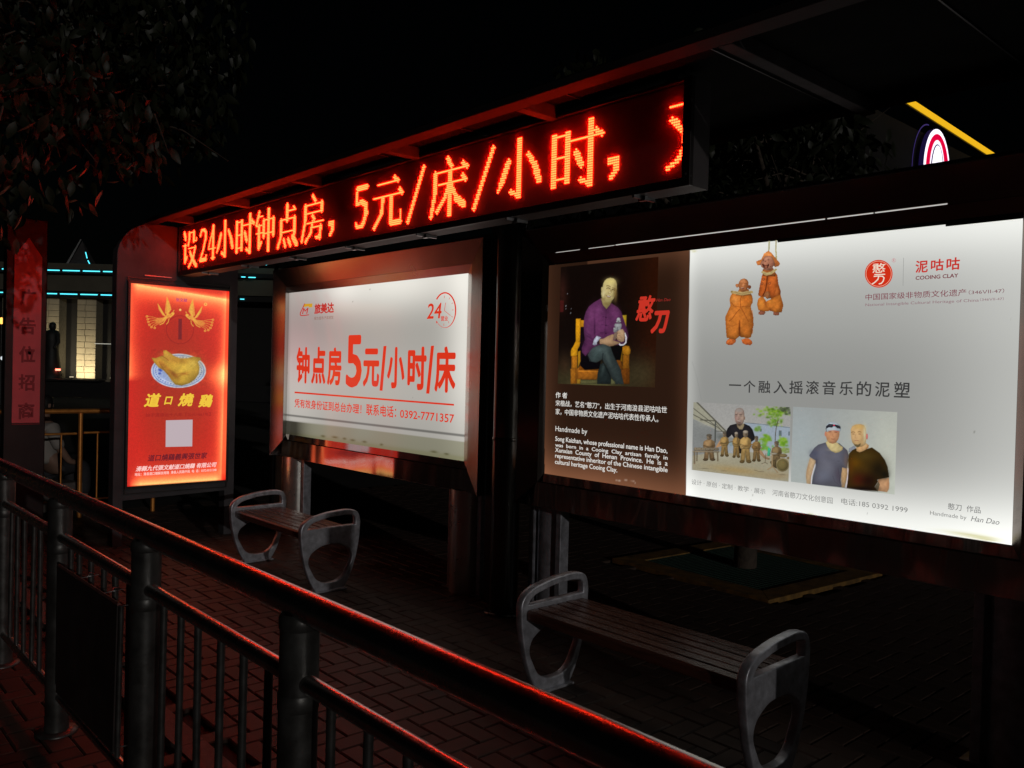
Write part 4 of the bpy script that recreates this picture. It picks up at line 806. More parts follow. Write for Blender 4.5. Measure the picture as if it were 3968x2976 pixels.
# narrow gap over the right sheet through which the tubes shine
m_gap = mat_glow('tube_light', (1.0, .97, .93), .55)
for a, c_ in ((-3.93,-3.72),(-3.64,-3.43),(-3.415,-2.07),(-2.055,-1.83),(-1.82,-1.50)):
    L2(MB().box(a, c_, 3.893, 3.8995, 2.4335, 2.4372 if a > -3.5 else 2.435).build('light_gap', m_gap))
# legs under the boxes
def leg(par, x0, x1, n, mt, dp=.03):
    L = lambda o: loc(o, par); w = x1-x0; cx = (x0+x1)/2
    pts = []
    for i in range(n+1):
        s_ = -1+2*i/n; pts.append((cx+s_*w/2, 3.985-dp*math.sqrt(max(1-s_*s_, 0))))
    mb = MB(); mb.add([(x, y, z) for z in (0, .765) for x, y in pts], [(i, i+1, n+2+i, n+1+i) for i in range(n)], True)
    mb.box(x0, x1, 3.986, 4.03, 0, .765)
    L(mb.build('leg', mt))
    for a, b_ in ((x0-.055, x0-.012), (x1+.03, x1+.075)): L(MB().box(a, b_, 3.95, 4.03, 0, .765).build('leg_flange', M['cast'], bevel=.003))
    L(MB().box(x0-.09, x1+.11, 3.93, 4.05, 0, .012).build('foot_plate', M['steel']))
M['leg_steel'] = mat_basic('satin_steel', (.75,.74,.70), .30, .85, .1, 10)
leg(lb1, -7.72, -7.42, 24, M['leg_steel'], .12); leg(lb1, -5.02, -4.76, 24, M['leg_steel'], .12)
leg(lb2, -4.12, -3.95, 14, M['cast']); leg(lb2, -1.30, -1.13, 14, M['cast'])
loc(MB().box(-7.838,-7.70,3.90,3.95,0,.752).build('side_plate', M['steel_mirror']), lb1)

# ------------------------------------------------------------------ LED message board
LY, LP = 2.93, .0116
led = empty('message_board', (-5.02, 2.98, 2.68), 0, 'long red LED message board showing running characters, hung under the roof edge', 'LED sign')
LD = lambda o: loc(o, led)
LX0, LX1, LZ0, LZ1 = -7.885, -2.155, 2.451, 2.91
LD(MB().box(LX0, LX1, LY+.004, 3.045, LZ0, LZ1).build('case', mat_basic('board_case', (.045,.038,.04), .6, .0, .2, 8)))
LD(MB().box(LX0+.02, LX1-.045, LY-.001, LY+.006, 2.495, 2.889).build('display_face', M['led_face']))
LD(MB().box(LX0, LX1, LY-.020, LY+.006, LZ0, 2.489).box(LX0, LX1, LY-.020, LY+.006, 2.895, LZ1).box(LX1-.043, LX1, LY-.020, LY+.006, 2.489, 2.895).box(LX0, LX0+.016, LY-.020, LY+.006, 2.489, 2.895).build('bezel', mat_basic('board_bezel', (.015,.012,.012), .45, .2, .2, 8), bevel=.002))
for x in (-7.3, -6.5, -5.7, -4.9, -4.1, -3.3, -2.45):
    LD(MB().box(x-.006, x+.006, LY-.028, 3.05, LZ0-.014, LZ0-.0005).box(x-.02, x+.02, LY+.03, LY+.05, LZ0-.02, LZ0-.001).build('clip', M['steel']))
for x in (-7.88+1.12, -5.56, -4.23, -3.04, -2.30):
    LD(MB().box(x-.02, x+.02, LY+.01, LY+.05, LZ1, RZ-.002).build('hanger', M['roof_beam'], bevel=.003))
    LD(MB().hexa([(x+.03,LY+.02,LZ1),(x+.05,LY+.02,LZ1),(x+.05,LY+.06,LZ1),(x+.03,LY+.06,LZ1),(x+.03,LY+.14,RZ-.003),(x+.05,LY+.14,RZ-.003),(x+.05,LY+.18,RZ-.003),(x+.03,LY+.18,RZ-.003)]).build('brace', M['roof_beam']))
for x, z in ((LX1-.02, 2.87), (LX1-.02, 2.50)): LD(MB().box(x-.004, x+.004, LY-.024, LY-.0202, z-.004, z+.004).build('screw', M['steel']))
# characters drawn on a 32-row dot grid: strokes (x0,y0,x1,y1,half-width) with y down
V, H = 1.55, .55
GL = {
 '设': [(4,3,6.5,8,1.4),(2,13,8,13,.6),(6,13,6,26,1.3),(6,26,10,22,.9),(14,4,14,9,1.2),(14,9,12,13,1),(14,4,23,4,.6),(23,4,23,11,1.3),(23,11,28,11,.8),(28,11,28,9,.6),(13,16,26,16,.6),(26,16,22,24,1.3),(22,24,14,30,1),(16,19,21,25,1.3),(21,25,28,30,1.6)],
 '2': [(2,8,4,5,1),(4,5,9,4.5,1),(9,4.5,12,7,1.2),(12,7,12,11,1.5),(12,11,8,19,1),(8,19,3,26,1),(2,27,13,27,1.2),(13,27,13.5,24,.6)],
 '4': [(10,4,10,27,1.6),(10,4,2,19,.7),(2,20,14,20,.9),(7,27,13,27,.6)],
 '小': [(15,3,15,27,1.7),(15,27,10,25,1),(8,11,3,21,1.4),(3,21,1,24,.7),(21,10,25,15,1.2),(25,15,28,22,1.7)],
 '时': [(3,6,3,26,1.5),(3,6,11,6,.6),(11,6,11,25,1.5),(3,15,11,15,.6),(3,24,11,24,.6),(13,9,29,9,.6),(27,7,30,9,1),(24,3,24,28,1.6),(24,28,19,26,1),(16,14,19,20,1.4)],
 '钟': [(6,3,2,11,1),(6,6,11,6,.6),(3,12,10,12,.6),(2,17,11,17,.6),(6,12,6,27,1.3),(6,27,10,23,.9),(13,9,13,20,1.2),(13,9,27,9,.6),(27,9,27,20,1.2),(13,18,27,18,.6),(20,3,20,29,1.6)],
 '点': [(14,3,14,13,1.4),(14,7,24,7,.6),(22,5,25,7,.8),(6,12,6,22,1.2),(6,12,24,12,.6),(24,12,24,22,1.3),(6,20,24,20,.6),(5,24,2,29,1.2),(10,25,12,29,1.3),(16,25,19,29,1.3),(22,24,27,29,1.5)],
 '房': [(15,2,18,5,1.2),(6,7,6,16,1.2),(6,16,2,28,1.1),(6,7,26,7,.6),(26,7,26,12,1.2),(6,12,26,12,.6),(15,14,17,16,1),(8,18,28,18,.6),(15,18,13,24,1.1),(13,24,7,29,1),(15,21,25,21,.6),(25,21,24,28,1.3),(24,28,19,27,.9)],
 '，': [(5,21,8,21,1.9),(8,21,8,25,1.4),(8,25,5,28,.8)],
 '5': [(3,5,13,5,1),(3,5,2.5,14,.9),(2.5,14,7,12.5,1),(7,12.5,12,15,1.4),(12,15,12.5,20,1.6),(12.5,20,9,26,1.3),(9,26,3,26.5,1.1),(3,26.5,2,24,.9)],
 '元': [(6,6,25,6,.7),(22,4,25,6,1),(2,13,29,13,.7),(27,11,29,13,1),(11,14,10,22,1.3),(10,22,3,29,1),(19,14,19,27,1.5),(19,28,28,28,1),(28,28,28,22,.9)],
 '/': [(15,3,2,29,1.2)],
 '床': [(15,2,18,6,1.2),(5,8,5,18,1.4),(5,18,2,29,1.2),(5,8,29,8,.6),(27,6,30,8,1),(8,14,28,14,.6),(27,12,29,14,1),(17,9,17,29,1.6),(16,15,13,21,1.2),(13,21,7,27,1),(18,15,22,22,1.2),(22,22,28,26,1.7)],
 'f': [(2,6,9,6,.5),(3,11,5,12,1),(5,13,8,16,1.1),(8,16,9,22,.7),(9,22,6,26,1.1),(6,26,1,29,.9)],
}
GL[','] = GL['，']
dots = set()
for ch, c0 in (('设',5),('2',39),('4',55),('小',71),('时',103),('钟',135),('点',167),('房',199),('，',230),('5',262),('元',280),('/',313),('床',333),('/',367),('小',385),('时',419),('，',449),('f',481)):
    for r in range(32):
        for c in range(32):
            if c0+c > 489: continue
            for x0, y0, x1, y1, w in GL[ch]:
                dx, dy = x1-x0, y1-y0; t = max(0, min(1, ((c-x0)*dx+(r-y0)*dy)/(dx*dx+dy*dy+1e-9)))
                if math.hypot(c-x0-t*dx, r-y0-t*dy) <= w: dots.add((c0+c, r)); break
mb = MB(); kk = 6; rr = .0050
for c, r in sorted(dots):
    x = LX0+c*LP+.006; z = 2.874-r*LP; n0 = len(mb.v); y0, y1 = LY-.0012, LY-.0080
    ring_ = [(x+rr*math.cos(2*math.pi*k/kk), z+rr*math.sin(2*math.pi*k/kk)) for k in range(kk)]
    mb.v += [(a, y0, b_) for a, b_ in ring_]+[(x+(a-x)*.72, y1+.0015, z+(b_-z)*.72) for a, b_ in ring_]+[(x, y1, z)]
    for k in range(kk):
        k2 = (k+1) % kk; mb.f += [(n0+k, n0+k2, n0+kk+k2, n0+kk+k), (n0+kk+k, n0+kk+k2, n0+2*kk)]; mb.sm += [True, True]
m_led = mat_glow('red_led', (1.0, .027, .006), 24.0)
me = bpy.data.meshes.new('led_dots'); me.from_pydata(mb.v, [], mb.f); me.materials.append(m_led)
LD(link_mesh('led_dots', me, None, kind='stuff'))
# red-tinted sheet, added so that the diodes' light scatters into a halo
mcv = bpy.data.materials.new('halo_cover'); mcv.use_nodes = True; nt = mcv.node_tree; nt.nodes.clear()
tr_, tl_, mx_, ou_ = nt.nodes.new('ShaderNodeBsdfTransparent'), nt.nodes.new('ShaderNodeBsdfTranslucent'), nt.nodes.new('ShaderNodeMixShader'), nt.nodes.new('ShaderNodeOutputMaterial')
tl_.inputs['Color'].default_value = (.95,.07,.07,1); mx_.inputs[0].default_value = .06
nt.links.new(tr_.outputs[0], mx_.inputs[1]); nt.links.new(tl_.outputs[0], mx_.inputs[2]); nt.links.new(mx_.outputs[0], ou_.inputs['Surface'])
me = bpy.data.meshes.new('cover'); yc = LY-.017
me.from_pydata([(LX0+.01,yc,LZ0+.03),(LX1-.03,yc,LZ0+.03),(LX1-.03,yc,LZ1-.012),(LX0+.01,yc,LZ1-.012)], [], [(0,1,2,3)]); me.materials.append(mcv)
LD(link_mesh('cover', me, None))

# ------------------------------------------------------------------ benches
def flat_curve(loops, thick, bev, name, mat):
    """closed smooth outlines in the (y, z) plane with holes, given thickness along x"""
    cu = bpy.data.curves.new('c', 'CURVE'); cu.dimensions = '2D'; cu.fill_mode = 'BOTH'; cu.extrude = thick/2-bev; cu.bevel_depth = bev; cu.bevel_resolution = 2; cu.resolution_u = 5
    for pts in loops:
        sp = cu.splines.new('BEZIER'); sp.bezier_points.add(len(pts)-1); sp.use_cyclic_u = True
        for p, q in zip(sp.bezier_points, pts):
            p.co = (q[0], q[1], 0); sharp = len(q) > 2
            p.handle_left_type = p.handle_right_type = 'VECTOR' if sharp else 'AUTO'
    o = bpy.data.objects.new('c', cu); COL.objects.link(o); dg = bpy.context.evaluated_depsgraph_get()
    me = bpy.data.meshes.new_from_object(o.evaluated_get(dg)); bpy.data.objects.remove(o)
    me.transform(Matrix(((0,0,1,0),(1,0,0,0),(0,1,0,0),(0,0,0,1)))); me.materials.clear(); me.materials.append(mat); me.name = name
    return me
outer = [(-.10,0,1),(-.135,.05),(-.185,.16),(-.222,.30),(-.238,.42),(-.232,.49),(-.19,.53),(-.08,.563),(.06,.58),(.17,.578),(.215,.56),(.235,.52),(.238,.44),(.222,.30),(.185,.16),(.135,.05),(.10,0,1)]
hole1 = [(-.204,.460,1),(-.188,.496),(-.08,.539),(.06,.557),(.16,.555),(.200,.542),(.212,.50),(.210,.466,1)]
hole2 = [(-.185,.255),(-.155,.15),(-.10,.08),(0,.055),(.10,.08),(.155,.15),(.185,.255),(.12,.325),(0,.352),(-.12,.325)]
end_me = flat_curve([outer, hole1, hole2], .046, .008, 'end_frame', M['cast'])
def make_bench(name, x0, x1, y, label):
    t = empty(name, ((x0+x1)/2, y, 0), 0, label, 'bench', 'benches inside the bus shelter'); w = (x1-x0)/2
    for s in (-1, 1):
        o = link_mesh('end_frame', end_me, t); o.location = (s*(w-.03), 0, 0)
        MB().box(s*(w-.03)-.045, s*(w-.03)+.045, -.13, .13, 0, .012).build('foot', M['cast'], t, bevel=.003)
        MB().box(s*(w-.075)-.02, s*(w-.075)+.02, -.20, .20, .395, .418).build('bracket', M['frame_dark'], t)
    n = 6; p = .413/n
    for i in range(n):
        ya = -.207+i*p; b = MB()
        if i == 0: b.prism([(ya-.006,.395),(ya+.012,.392),(ya+.012,.420),(ya+p-.010,.420),(ya+p-.010,.447),(ya+.006,.447),(ya-.006,.436)], 'x', -w+.058, w-.058)
        else: b.box(-w+.058, w-.058, ya, ya+p-.010, .420, .447+.001*math.sin(i*2.1))
        b.build('seat_slat', M['wood'], t, bevel=.004)
    return t
make_bench('bench', -3.14, -1.79, 3.13, 'near slatted bench with silver looped ends below the right light box')
make_bench('bench', -6.72, -5.47, 3.18, 'far slatted bench with silver looped ends below the left light box')

# ------------------------------------------------------------------ guard rail in front
FY = 1.018
fe = empty('guard_rail', (-3.0, FY, 0), 0, 'round-tube steel guard rail with upright bars running across the foreground', 'guard rail')
Fp = lambda o: loc(o, fe)
posts = [-2.993+1.0975*i for i in range(-5, 5)]
FX0, FX1 = posts[0]-.3, posts[-1]+.3
def wob(x0, x1, z, n, a=.0018): return [(x0+(x1-x0)*i/n, FY+random.uniform(-a, a), z+random.uniform(-a, a)) for i in range(n+1)]
Fp(MB().tube(wob(FX0, FX1, 1.060, 20), .038, 28).build('top_rail', M['rail_steel']))
for i, x in enumerate(posts):
    o = Fp(MB().lathe([(.049,0),(.049,1.032)], 28, (x,FY)).build('post', M['galv']))
    for pr_ in ([(.049,1.0),(.052,1.004),(.052,1.03),(.045,1.04)], [(.0495,.80),(.0515,.803),(.0515,.84),(.0495,.843)]):
        c = MB().lathe(pr_, 24, (x,FY)).build('collar', M['galv']); c.parent = o
    c = MB().lathe([(.085,0),(.085,.01),(.05,.014)], 24, (x,FY)).build('base_flange', M['galv']); c.parent = o
bal_me = None
for a, b_ in zip(posts, posts[1:]):
    Fp(MB().tube([(a+.04,FY,.872),(b_-.04,FY,.872)], .023, 18).build('middle_rail', M['rail_steel']))
    Fp(MB().tube([(a+.04,FY,.170),(b_-.04,FY,.170)], .021, 14).build('bottom_rail', M['rail_steel']))
    for k in range(6):
        x = a+.163+.154*k
        if bal_me is None: bal_me = MB().tube([(0,0,.185),(0,0,.855)], .0115, 12, False).mesh('upright_bar', M['galv'])
        o = link_mesh('upright_bar', bal_me, fe); o.location = (x+3.0, 0, 0); o.rotation_euler = (random.uniform(-.004,.004), random.uniform(-.006,.006), random.uniform(0, 6))
nb = empty('notice_board', (-3.47, .965, .53), 0, 'dark blank sheet board wired to the bars of the guard rail', 'board')
NB = lambda o: loc(o, nb)
m_board = mat_basic('dark_board', (.03,.022,.02), .62, .1, .5, 5, .1, 20, dirt=(.015,.012,.012))
NB(MB().hexa([(-3.862,.955,.262),(-3.115,.955,.272),(-3.115,.962,.272),(-3.862,.962,.262),(-3.868,.955,.786),(-3.095,.955,.795),(-3.095,.962,.795),(-3.868,.962,.786)]).build('sheet', m_board))
NB(MB().tube([(-3.09,.964,.262),(-3.075,.964,.80)], .009, 8).build('edge_bar', M['galv']))
NB(MB().tube([(-3.868,.96,.792),(-3.09,.96,.801)], .006, 8).build('top_edge', mat_basic('red_brown_edge', (.20,.08,.07), .5, .2, .3, 20)))
for x, z in ((-3.068,.80),(-3.085,.30),(-3.60,.79),(-3.30,.795)):
    NB(MB().tube([(x,.955,z),(x+.02,.985,z+.006),(x+.03,1.03,z+.012),(x+.012,1.0,z+.02),(x+.04,.99,z+.012)], .0022, 6).build('tie_wire', M['steel']))

# ------------------------------------------------------------------ red lit pillars at the far left
m_plate = mat_basic('glossy_red_lit_plate', (.72,.12,.14), .24, 0, .1, 3, spec=.6); m_ltr = mat_basic('dark_red_lettering', (.30,.015,.025), .5, 0, .1, 10)  # plate colour carries the red light falling on it
def pillar(y, label, letters):
    t = empty('advertising_pillar', (-8.85, y, 0), 0, label, 'pillar', 'plain pillars with pointed plates')
    MB().box(-.09,.03,-.175,.165,0,2.95).build('pillar_body', mat_basic('pillar_dark', (.022,.012,.012), .4, .3, .2, 5), t, bevel=.008)
    MB().prism([(-.113,1.06),(.115,1.06),(.115,2.60),(.004,2.77),(-.113,2.60)], 'x', .031, .045).build('plate', m_plate, t, bevel=.002)
    MB().prism([(-.113,1.045),(.115,1.045),(.115,1.053),(-.113,1.053)], 'x', .031, .05).build('plate_trim', m_ltr, t)
    for i, ch in enumerate('广告位招商'):
        vs, fs = glyphs(ch, .03); mn, mx = vs.min(0), vs.max(0); q = (vs-mn)/(mx-mn); h_ = .155; w_ = .135; z0 = 2.22-.262*i
        me = bpy.data.meshes.new('lettering'); me.from_pydata([(.0465, -w_/2+.002+w_*a, z0-h_/2+h_*b) for a, b in q], [], fs); me.materials.append(m_ltr); link_mesh('lettering', me, t)
    return t
pillar(1.885, 'dark pillar with a glossy pointed plate, red light in its colour, lettered in Chinese characters', True)
pillar(1.49, 'red-lit pillar cut off by the left edge of the photo', True)

# ------------------------------------------------------------------ hand rail with orange light in its colour, seated person, low block behind it
hr = empty('hand_rail', (-9.6, 2.5, 0), 0, 'tube railing with orange light in its colour, standing behind the shelter end wall', 'railing')
HR = lambda o: loc(o, hr); orange_ = M['orange_lit_rail']
HR(MB().tube([(-9.6,-.2,1.125),(-9.6,3.5,1.118)], .026, 16).build('top_rail', orange_))
HR(MB().tube([(-9.6,1.9,.885),(-9.6,2.53,.885)], .014, 10).build('middle_rail', orange_)); HR(MB().tube([(-9.6,2.60,.892),(-9.6,3.3,.892)], .014, 10).build('middle_rail', orange_))
HR(MB().tube([(-9.6,1.9,.19),(-9.6,2.53,.188)], .012, 10).build('bottom_rail', orange_)); HR(MB().tube([(-9.6,2.60,.186),(-9.6,3.3,.184)], .012, 10).build('bottom_rail', orange_))
for y in (1.88, 2.567, 3.32): HR(MB().tube([(-9.6,y,0),(-9.6,y,1.10)], .023, 14).build('post', orange_))
for y in (2.06, 2.22, 2.385, 2.735, 2.875, 3.02, 3.17): HR(MB().tube([(-9.6,y,.2),(-9.6,y,.88)], .0095, 8).build('upright_bar', orange_))
# orange street light on the rail is put into its metal colour
def skin_body(name, verts, edges, radii, mat, parent, sub=2):
    me = bpy.data.meshes.new(name); me.from_pydata(verts, edges, []); o = link_mesh(name, me, parent); me.materials.append(mat)
    m = o.modifiers.new('skin', 'SKIN'); m.use_smooth_shade = True
    for i, r in enumerate(radii): me.skin_vertices[0].data[i].radius = (r, r) if not isinstance(r, tuple) else r
    me.skin_vertices[0].data[0].use_root = True
    s = o.modifiers.new('sub', 'SUBSURF'); s.levels = s.render_levels = sub
    return o
ps = empty('person', (-10.45, 2.42, 0), math.radians(200), 'person in a white shirt sitting behind the orange-coloured railing', 'person')
skn = mat_basic('skin', (.30,.18,.13), .55, 0, .1, 8); shirt = mat_basic('white_shirt', (.36,.33,.30), .8, 0, .12, 4, .4, 9); trs = mat_basic('dark_trousers', (.03,.03,.035), .8, 0, .2, 6)
skin_body('body', [(0,0,.47),(0,0,.62),(0,.0,.78),(0,.01,.92),(0,.015,1.0),(0,.01,1.08),(0,.0,1.16),(.16,.01,.90),(.23,-.02,.70),(.22,-.16,.52),(.20,-.26,.50),(-.16,.01,.90),(-.23,-.02,.70),(-.22,-.16,.52),(-.20,-.26,.50),(.10,-.12,.45),(.12,-.40,.46),(.12,-.42,.22),(.12,-.42,.05),(.12,-.52,.03),(-.10,-.12,.45),(-.12,-.40,.46),(-.12,-.42,.22),(-.12,-.42,.05),(-.12,-.52,.03)],
          [(0,1),(1,2),(2,3),(3,4),(4,5),(5,6),(3,7),(7,8),(8,9),(9,10),(3,11),(11,12),(12,13),(13,14),(0,15),(15,16),(16,17),(17,18),(18,19),(0,20),(20,21),(21,22),(22,23),(23,24)],
          [.15,.14,.15,.13,.055,.085,.09,.06,.045,.036,.03,.06,.045,.036,.03,.09,.07,.05,.035,.04,.09,.07,.05,.035,.04], skn, ps)
skin_body('shirt', [(0,0,.47),(0,0,.62),(0,0,.78),(0,.01,.90),(0,.015,.95),(.15,.01,.90),(.22,-.01,.74),(.225,-.05,.66),(-.15,.01,.90),(-.22,-.01,.74),(-.225,-.05,.66)],
          [(0,1),(1,2),(2,3),(3,4),(3,5),(5,6),(6,7),(3,8),(8,9),(9,10)], [.17,.162,.168,.145,.07,.078,.068,.066,.078,.068,.066], shirt, ps)
skin_body('trousers', [(0,0,.44),(.10,-.12,.45),(.12,-.40,.46),(.12,-.42,.22),(.12,-.42,.10),(-.10,-.12,.45),(-.12,-.40,.46),(-.12,-.42,.22),(-.12,-.42,.10)],
          [(0,1),(1,2),(2,3),(3,4),(0,5),(5,6),(6,7),(7,8)], [.165,.105,.085,.068,.06,.105,.085,.068,.06], trs, ps)
MB().lathe([(.0,1.265),(.05,1.26),(.088,1.22),(.098,1.16),(.090,1.11),(.06,1.08)], 16, (0,.012)).build('hair', mat_basic('black_hair', (.012,.011,.01), .6, 0, .2, 30), ps)
MB().box(-.011,.011,-.105,-.085,1.12,1.155).build('nose', skn, ps, bevel=.005)
for s in (-1, 1):
    MB().box(s*.034-.012, s*.034+.012, -.088, -.083, 1.158, 1.166).build('eye', trs, ps); MB().box(s*.092-.008, s*.092+.008, -.012, .018, 1.12, 1.165).build('ear', skn, ps, bevel=.006)
MB().box(-.022,.022,-.090,-.086,1.088,1.094).build('mouth', mat_basic('lips', (.2,.08,.07), .5), ps)
st = MB().prism([(-.34,-.22),(.34,-.22),(.36,.24),(-.36,.24)], 'z', 0, .30); o = st.build('stone_block', M['kerb'], None, bevel=.02, label='low stone block the person in the white shirt sits on', cat='stone block'); o.location = (-10.45, 2.42, 0); o.rotation_euler.z = math.radians(20)

# ------------------------------------------------------------------ far building with cyan light strips
def far_frame(D): c = np.array([0,0,0.])+D*np.array([FWD[0],FWD[1],0])/math.hypot(FWD[0],FWD[1]); return (c[0], c[1], 0)
ROTB = CAM_YAW
bd = empty('stone_building', far_frame(40), ROTB, 'distant stone building with pale lit pillars and dashed cyan light strips', 'building')
DK = M['dark_wall']; CY = mat_glow('cyan_strip', (.10,.85,1.0), 1.6)
MB().box(-34,-9.5,.9,8,0,6.0).build('wall', DK, bd)
MB().box(-34,-9.5,.3,.9,4.95,5.75).box(-34,-9.5,.1,.9,5.98,6.25).build('cornice', mat_basic('beige_band', (.10,.09,.065), .8, 0, .2, 1), bd)
MB().box(-34,-9.5,-.25,.9,4.62,4.86).box(-34,-9.5,-.05,.9,5.76,5.97).build('ledge', DK, bd)
def colm(cx, w, lit):
    c = MB().box(cx-w/2+.01, cx+w/2-.01, .26, .9, .8, 4.60).build('column', mat_basic('joint_mortar', (.2,.18,.13), .9), bd)
    n = 13; hh = 3.8/n; bm_ = {}
    for r in range(n):
        ws = [.38, w-.38] if r % 2 else [w-.5, .5]; x = cx-w/2
        for q in ws:
            o = MB().box(x+.012, x+q-.012, .22+random.uniform(0,.006), .27, .8+r*hh+.010, .8+(r+1)*hh-.010).build('stone_block', M['stone'], c, bevel=.012); x += q
for cx in (-22.10, -20.33, -18.45, -23.9): colm(cx, .92, 1)
for z, off in ((5.86, 0), (4.74, 0)):
    k = -27.07
    while k < -18.0:
        z_ = z; yy = -.10 if z > 5 else -.29
        MB().box(k, k+.80, yy, yy+.035, z_, z_+.045).build('light_strip', CY, bd); k += .955
for a, b_, z_ in ((-12.84,-12.65,5.77),(-12.5,-12.17,5.76),(-12.87,-12.68,4.73),(-12.78,-12.58,6.22),(-12.1,-11.65,6.37)): MB().box(a, b_, -.30, -.27, z_-.02, z_+.02).build('light_strip', CY, bd)
MB().box(-19.8,-18.9,-.02,.02,2.46,2.485).build('light_line', mat_glow('pale_line', (.9,.9,.8), .5), bd)
MB().box(-20.95,-20.72,.85,.9,1.2,2.1).build('window', mat_glow('dim_window', (.10,.14,.26), .25), bd)
MB().prism([(-15.6,1.2),(-14.4,1.2),(-14.4,4.2),(-15.6,4.2)], 'y', .8, .9).build('dim_wall', mat_basic('dim_tiles', (.12,.11,.09), .8), bd)
# spire with lit edge
sp = empty('roof_spire', (bd.location.x, bd.location.y, 0), ROTB, 'small grey pyramid spire with a cyan lit edge on the distant roof', 'spire')
MB().add([(-21.95,1.5,6.25),(-20.9,1.5,6.25),(-20.9,2.5,6.25),(-21.95,2.5,6.25),(-21.5,2.0,7.6)], [(0,1,4),(1,2,4),(2,3,4),(3,0,4),(0,3,2,1)]).build('spire_body', mat_basic('spire_grey', (.05,.045,.045), .7), sp)
MB().add([(-22.05,1.4,6.25),(-21.93,1.4,6.25),(-21.47,1.85,7.65),(-21.53,1.85,7.65)], [(0,1,2,3)]).build('edge_strip', mat_basic('pale_edge', (.3,.3,.3), .6), sp)
for a, b_ in (((-20.98,6.95),(-20.90,6.65)),((-20.86,6.55),(-20.70,6.25))): MB().tube([(a[0],1.3,a[1]),(b_[0],1.3,b_[1])], .022, 6).build('light_strip', CY, sp)
# up-lights standing at the feet of the pillars
m_up = mat_glow('uplight_lens', (1.0, .86, .58), 3.0)
up0 = None
for i, cx in enumerate((-22.10, -20.33, -18.45)):
    t = empty('uplight', (bd.location.x, bd.location.y, 0), ROTB, ('floodlight at the foot of the left lit stone pillar','floodlight at the foot of the middle lit stone pillar','floodlight at the foot of the lit pillar hidden by the end wall')[i], 'floodlight', 'floodlights of the distant building')
    MB().box(cx-.09, cx+.09, -1.12, -1.0, .80, .88).build('lamp_body', M['black'], t); MB().box(cx-.08, cx+.08, -1.10, -1.02, .881, .888).build('lens', m_up, t)
    ld = bpy.data.lights.new('uplight_lamp', 'SPOT'); ld.energy = (210, 150, 14)[i]; ld.color = (1.0, .84, .55); ld.spot_size = math.radians(110); ld.spot_blend = .8; ld.shadow_soft_size = .08
    lo = bpy.data.objects.new('uplight_lamp', ld); COL.objects.link(lo); lo.parent = t; lo.location = (cx, -.95, .92); lo.rotation_euler = (math.radians(118), 0, 0)
# dark terrace wall with statue and a red lamp
tw = MB().box(-30,-9.5,-2.2,-1.9,0,.72).box(-30,-18.35,-2.5,-1.9,.72,.80).build('terrace_wall', M['black'], None, label='black low terrace wall in front of the distant stone building', cat='wall')
tw.location = (bd.location.x, bd.location.y, 0); tw.rotation_euler.z = ROTB
stt = empty('statue', (bd.location.x, bd.location.y, 0), ROTB, 'black silhouette of a robed statue before the distant pillars', 'statue')
stt_m = mat_basic('dark_bronze', (.012,.012,.012), .6, .2, .2, 5)
q = MB().lathe([(.52,.78),(.50,1.0),(.40,1.12),(.36,1.5),(.30,1.9),(.27,2.2),(.33,2.5),(.34,2.8),(.26,2.98),(.10,3.06)], 18, (-21.28,-1.0)).build('robe', stt_m, stt)
MB().lathe([(.08,3.03),(.14,3.12),(.155,3.22),(.13,3.34),(.05,3.40),(0,3.405)], 14, (-21.26,-1.02)).build('head', stt_m, stt)
MB().tube([(-21.55,-1.1,2.8),(-21.72,-1.25,2.45),(-21.60,-1.4,2.2)], [.11,.09,.06], 10).build('arm', stt_m, stt); MB().tube([(-21.0,-1.1,2.8),(-20.86,-1.25,2.45),(-20.98,-1.4,2.2)], [.11,.09,.06], 10).build('arm', stt_m, stt)
for x, z, r, col, st_, lb_ in ((-20.87,1.20,.07,(1,.16,.10),5,'small red lamp glowing beside the statue'),):
    o = MB().box(x-.09,x+.12,-1.3,-1.2,z-.04,z+.05).build('signal_lamp', mat_glow('red_lamp', col, st_), None, bevel=.02, label=lb_, cat='lamp'); o.location = (bd.location.x, bd.location.y, 0); o.rotation_euler.z = ROTB
for u_, v_, D, col, st_, r_, lb_ in ((6,1243,30,(1,.42,.08),2.5,.12,'orange street lamp glowing at the left edge'),(9,1388,30,(.8,.85,.9),.9,.07,'small white lamp low at the left edge')):
    d = FWD+(u_-1984)/CAM_F*RGT-(v_-1488)/CAM_F*UPV; P = d*D+np.array([0,0,CAM_H])
    t = empty('street_lamp', (P[0],P[1],0), 0, lb_, 'street lamp')
    MB().tube([(0,0,0),(0,0,P[2]-r_)], .04, 8).build('lamp_post', M['black'], t)
    MB().lathe([(0.001,P[2]-r_),(r_*.7,P[2]-r_*.7),(r_,P[2]),(r_*.7,P[2]+r_*.7),(.001,P[2]+r_)], 14).build('lamp_globe', mat_glow('lamp_glow', col, st_), t)

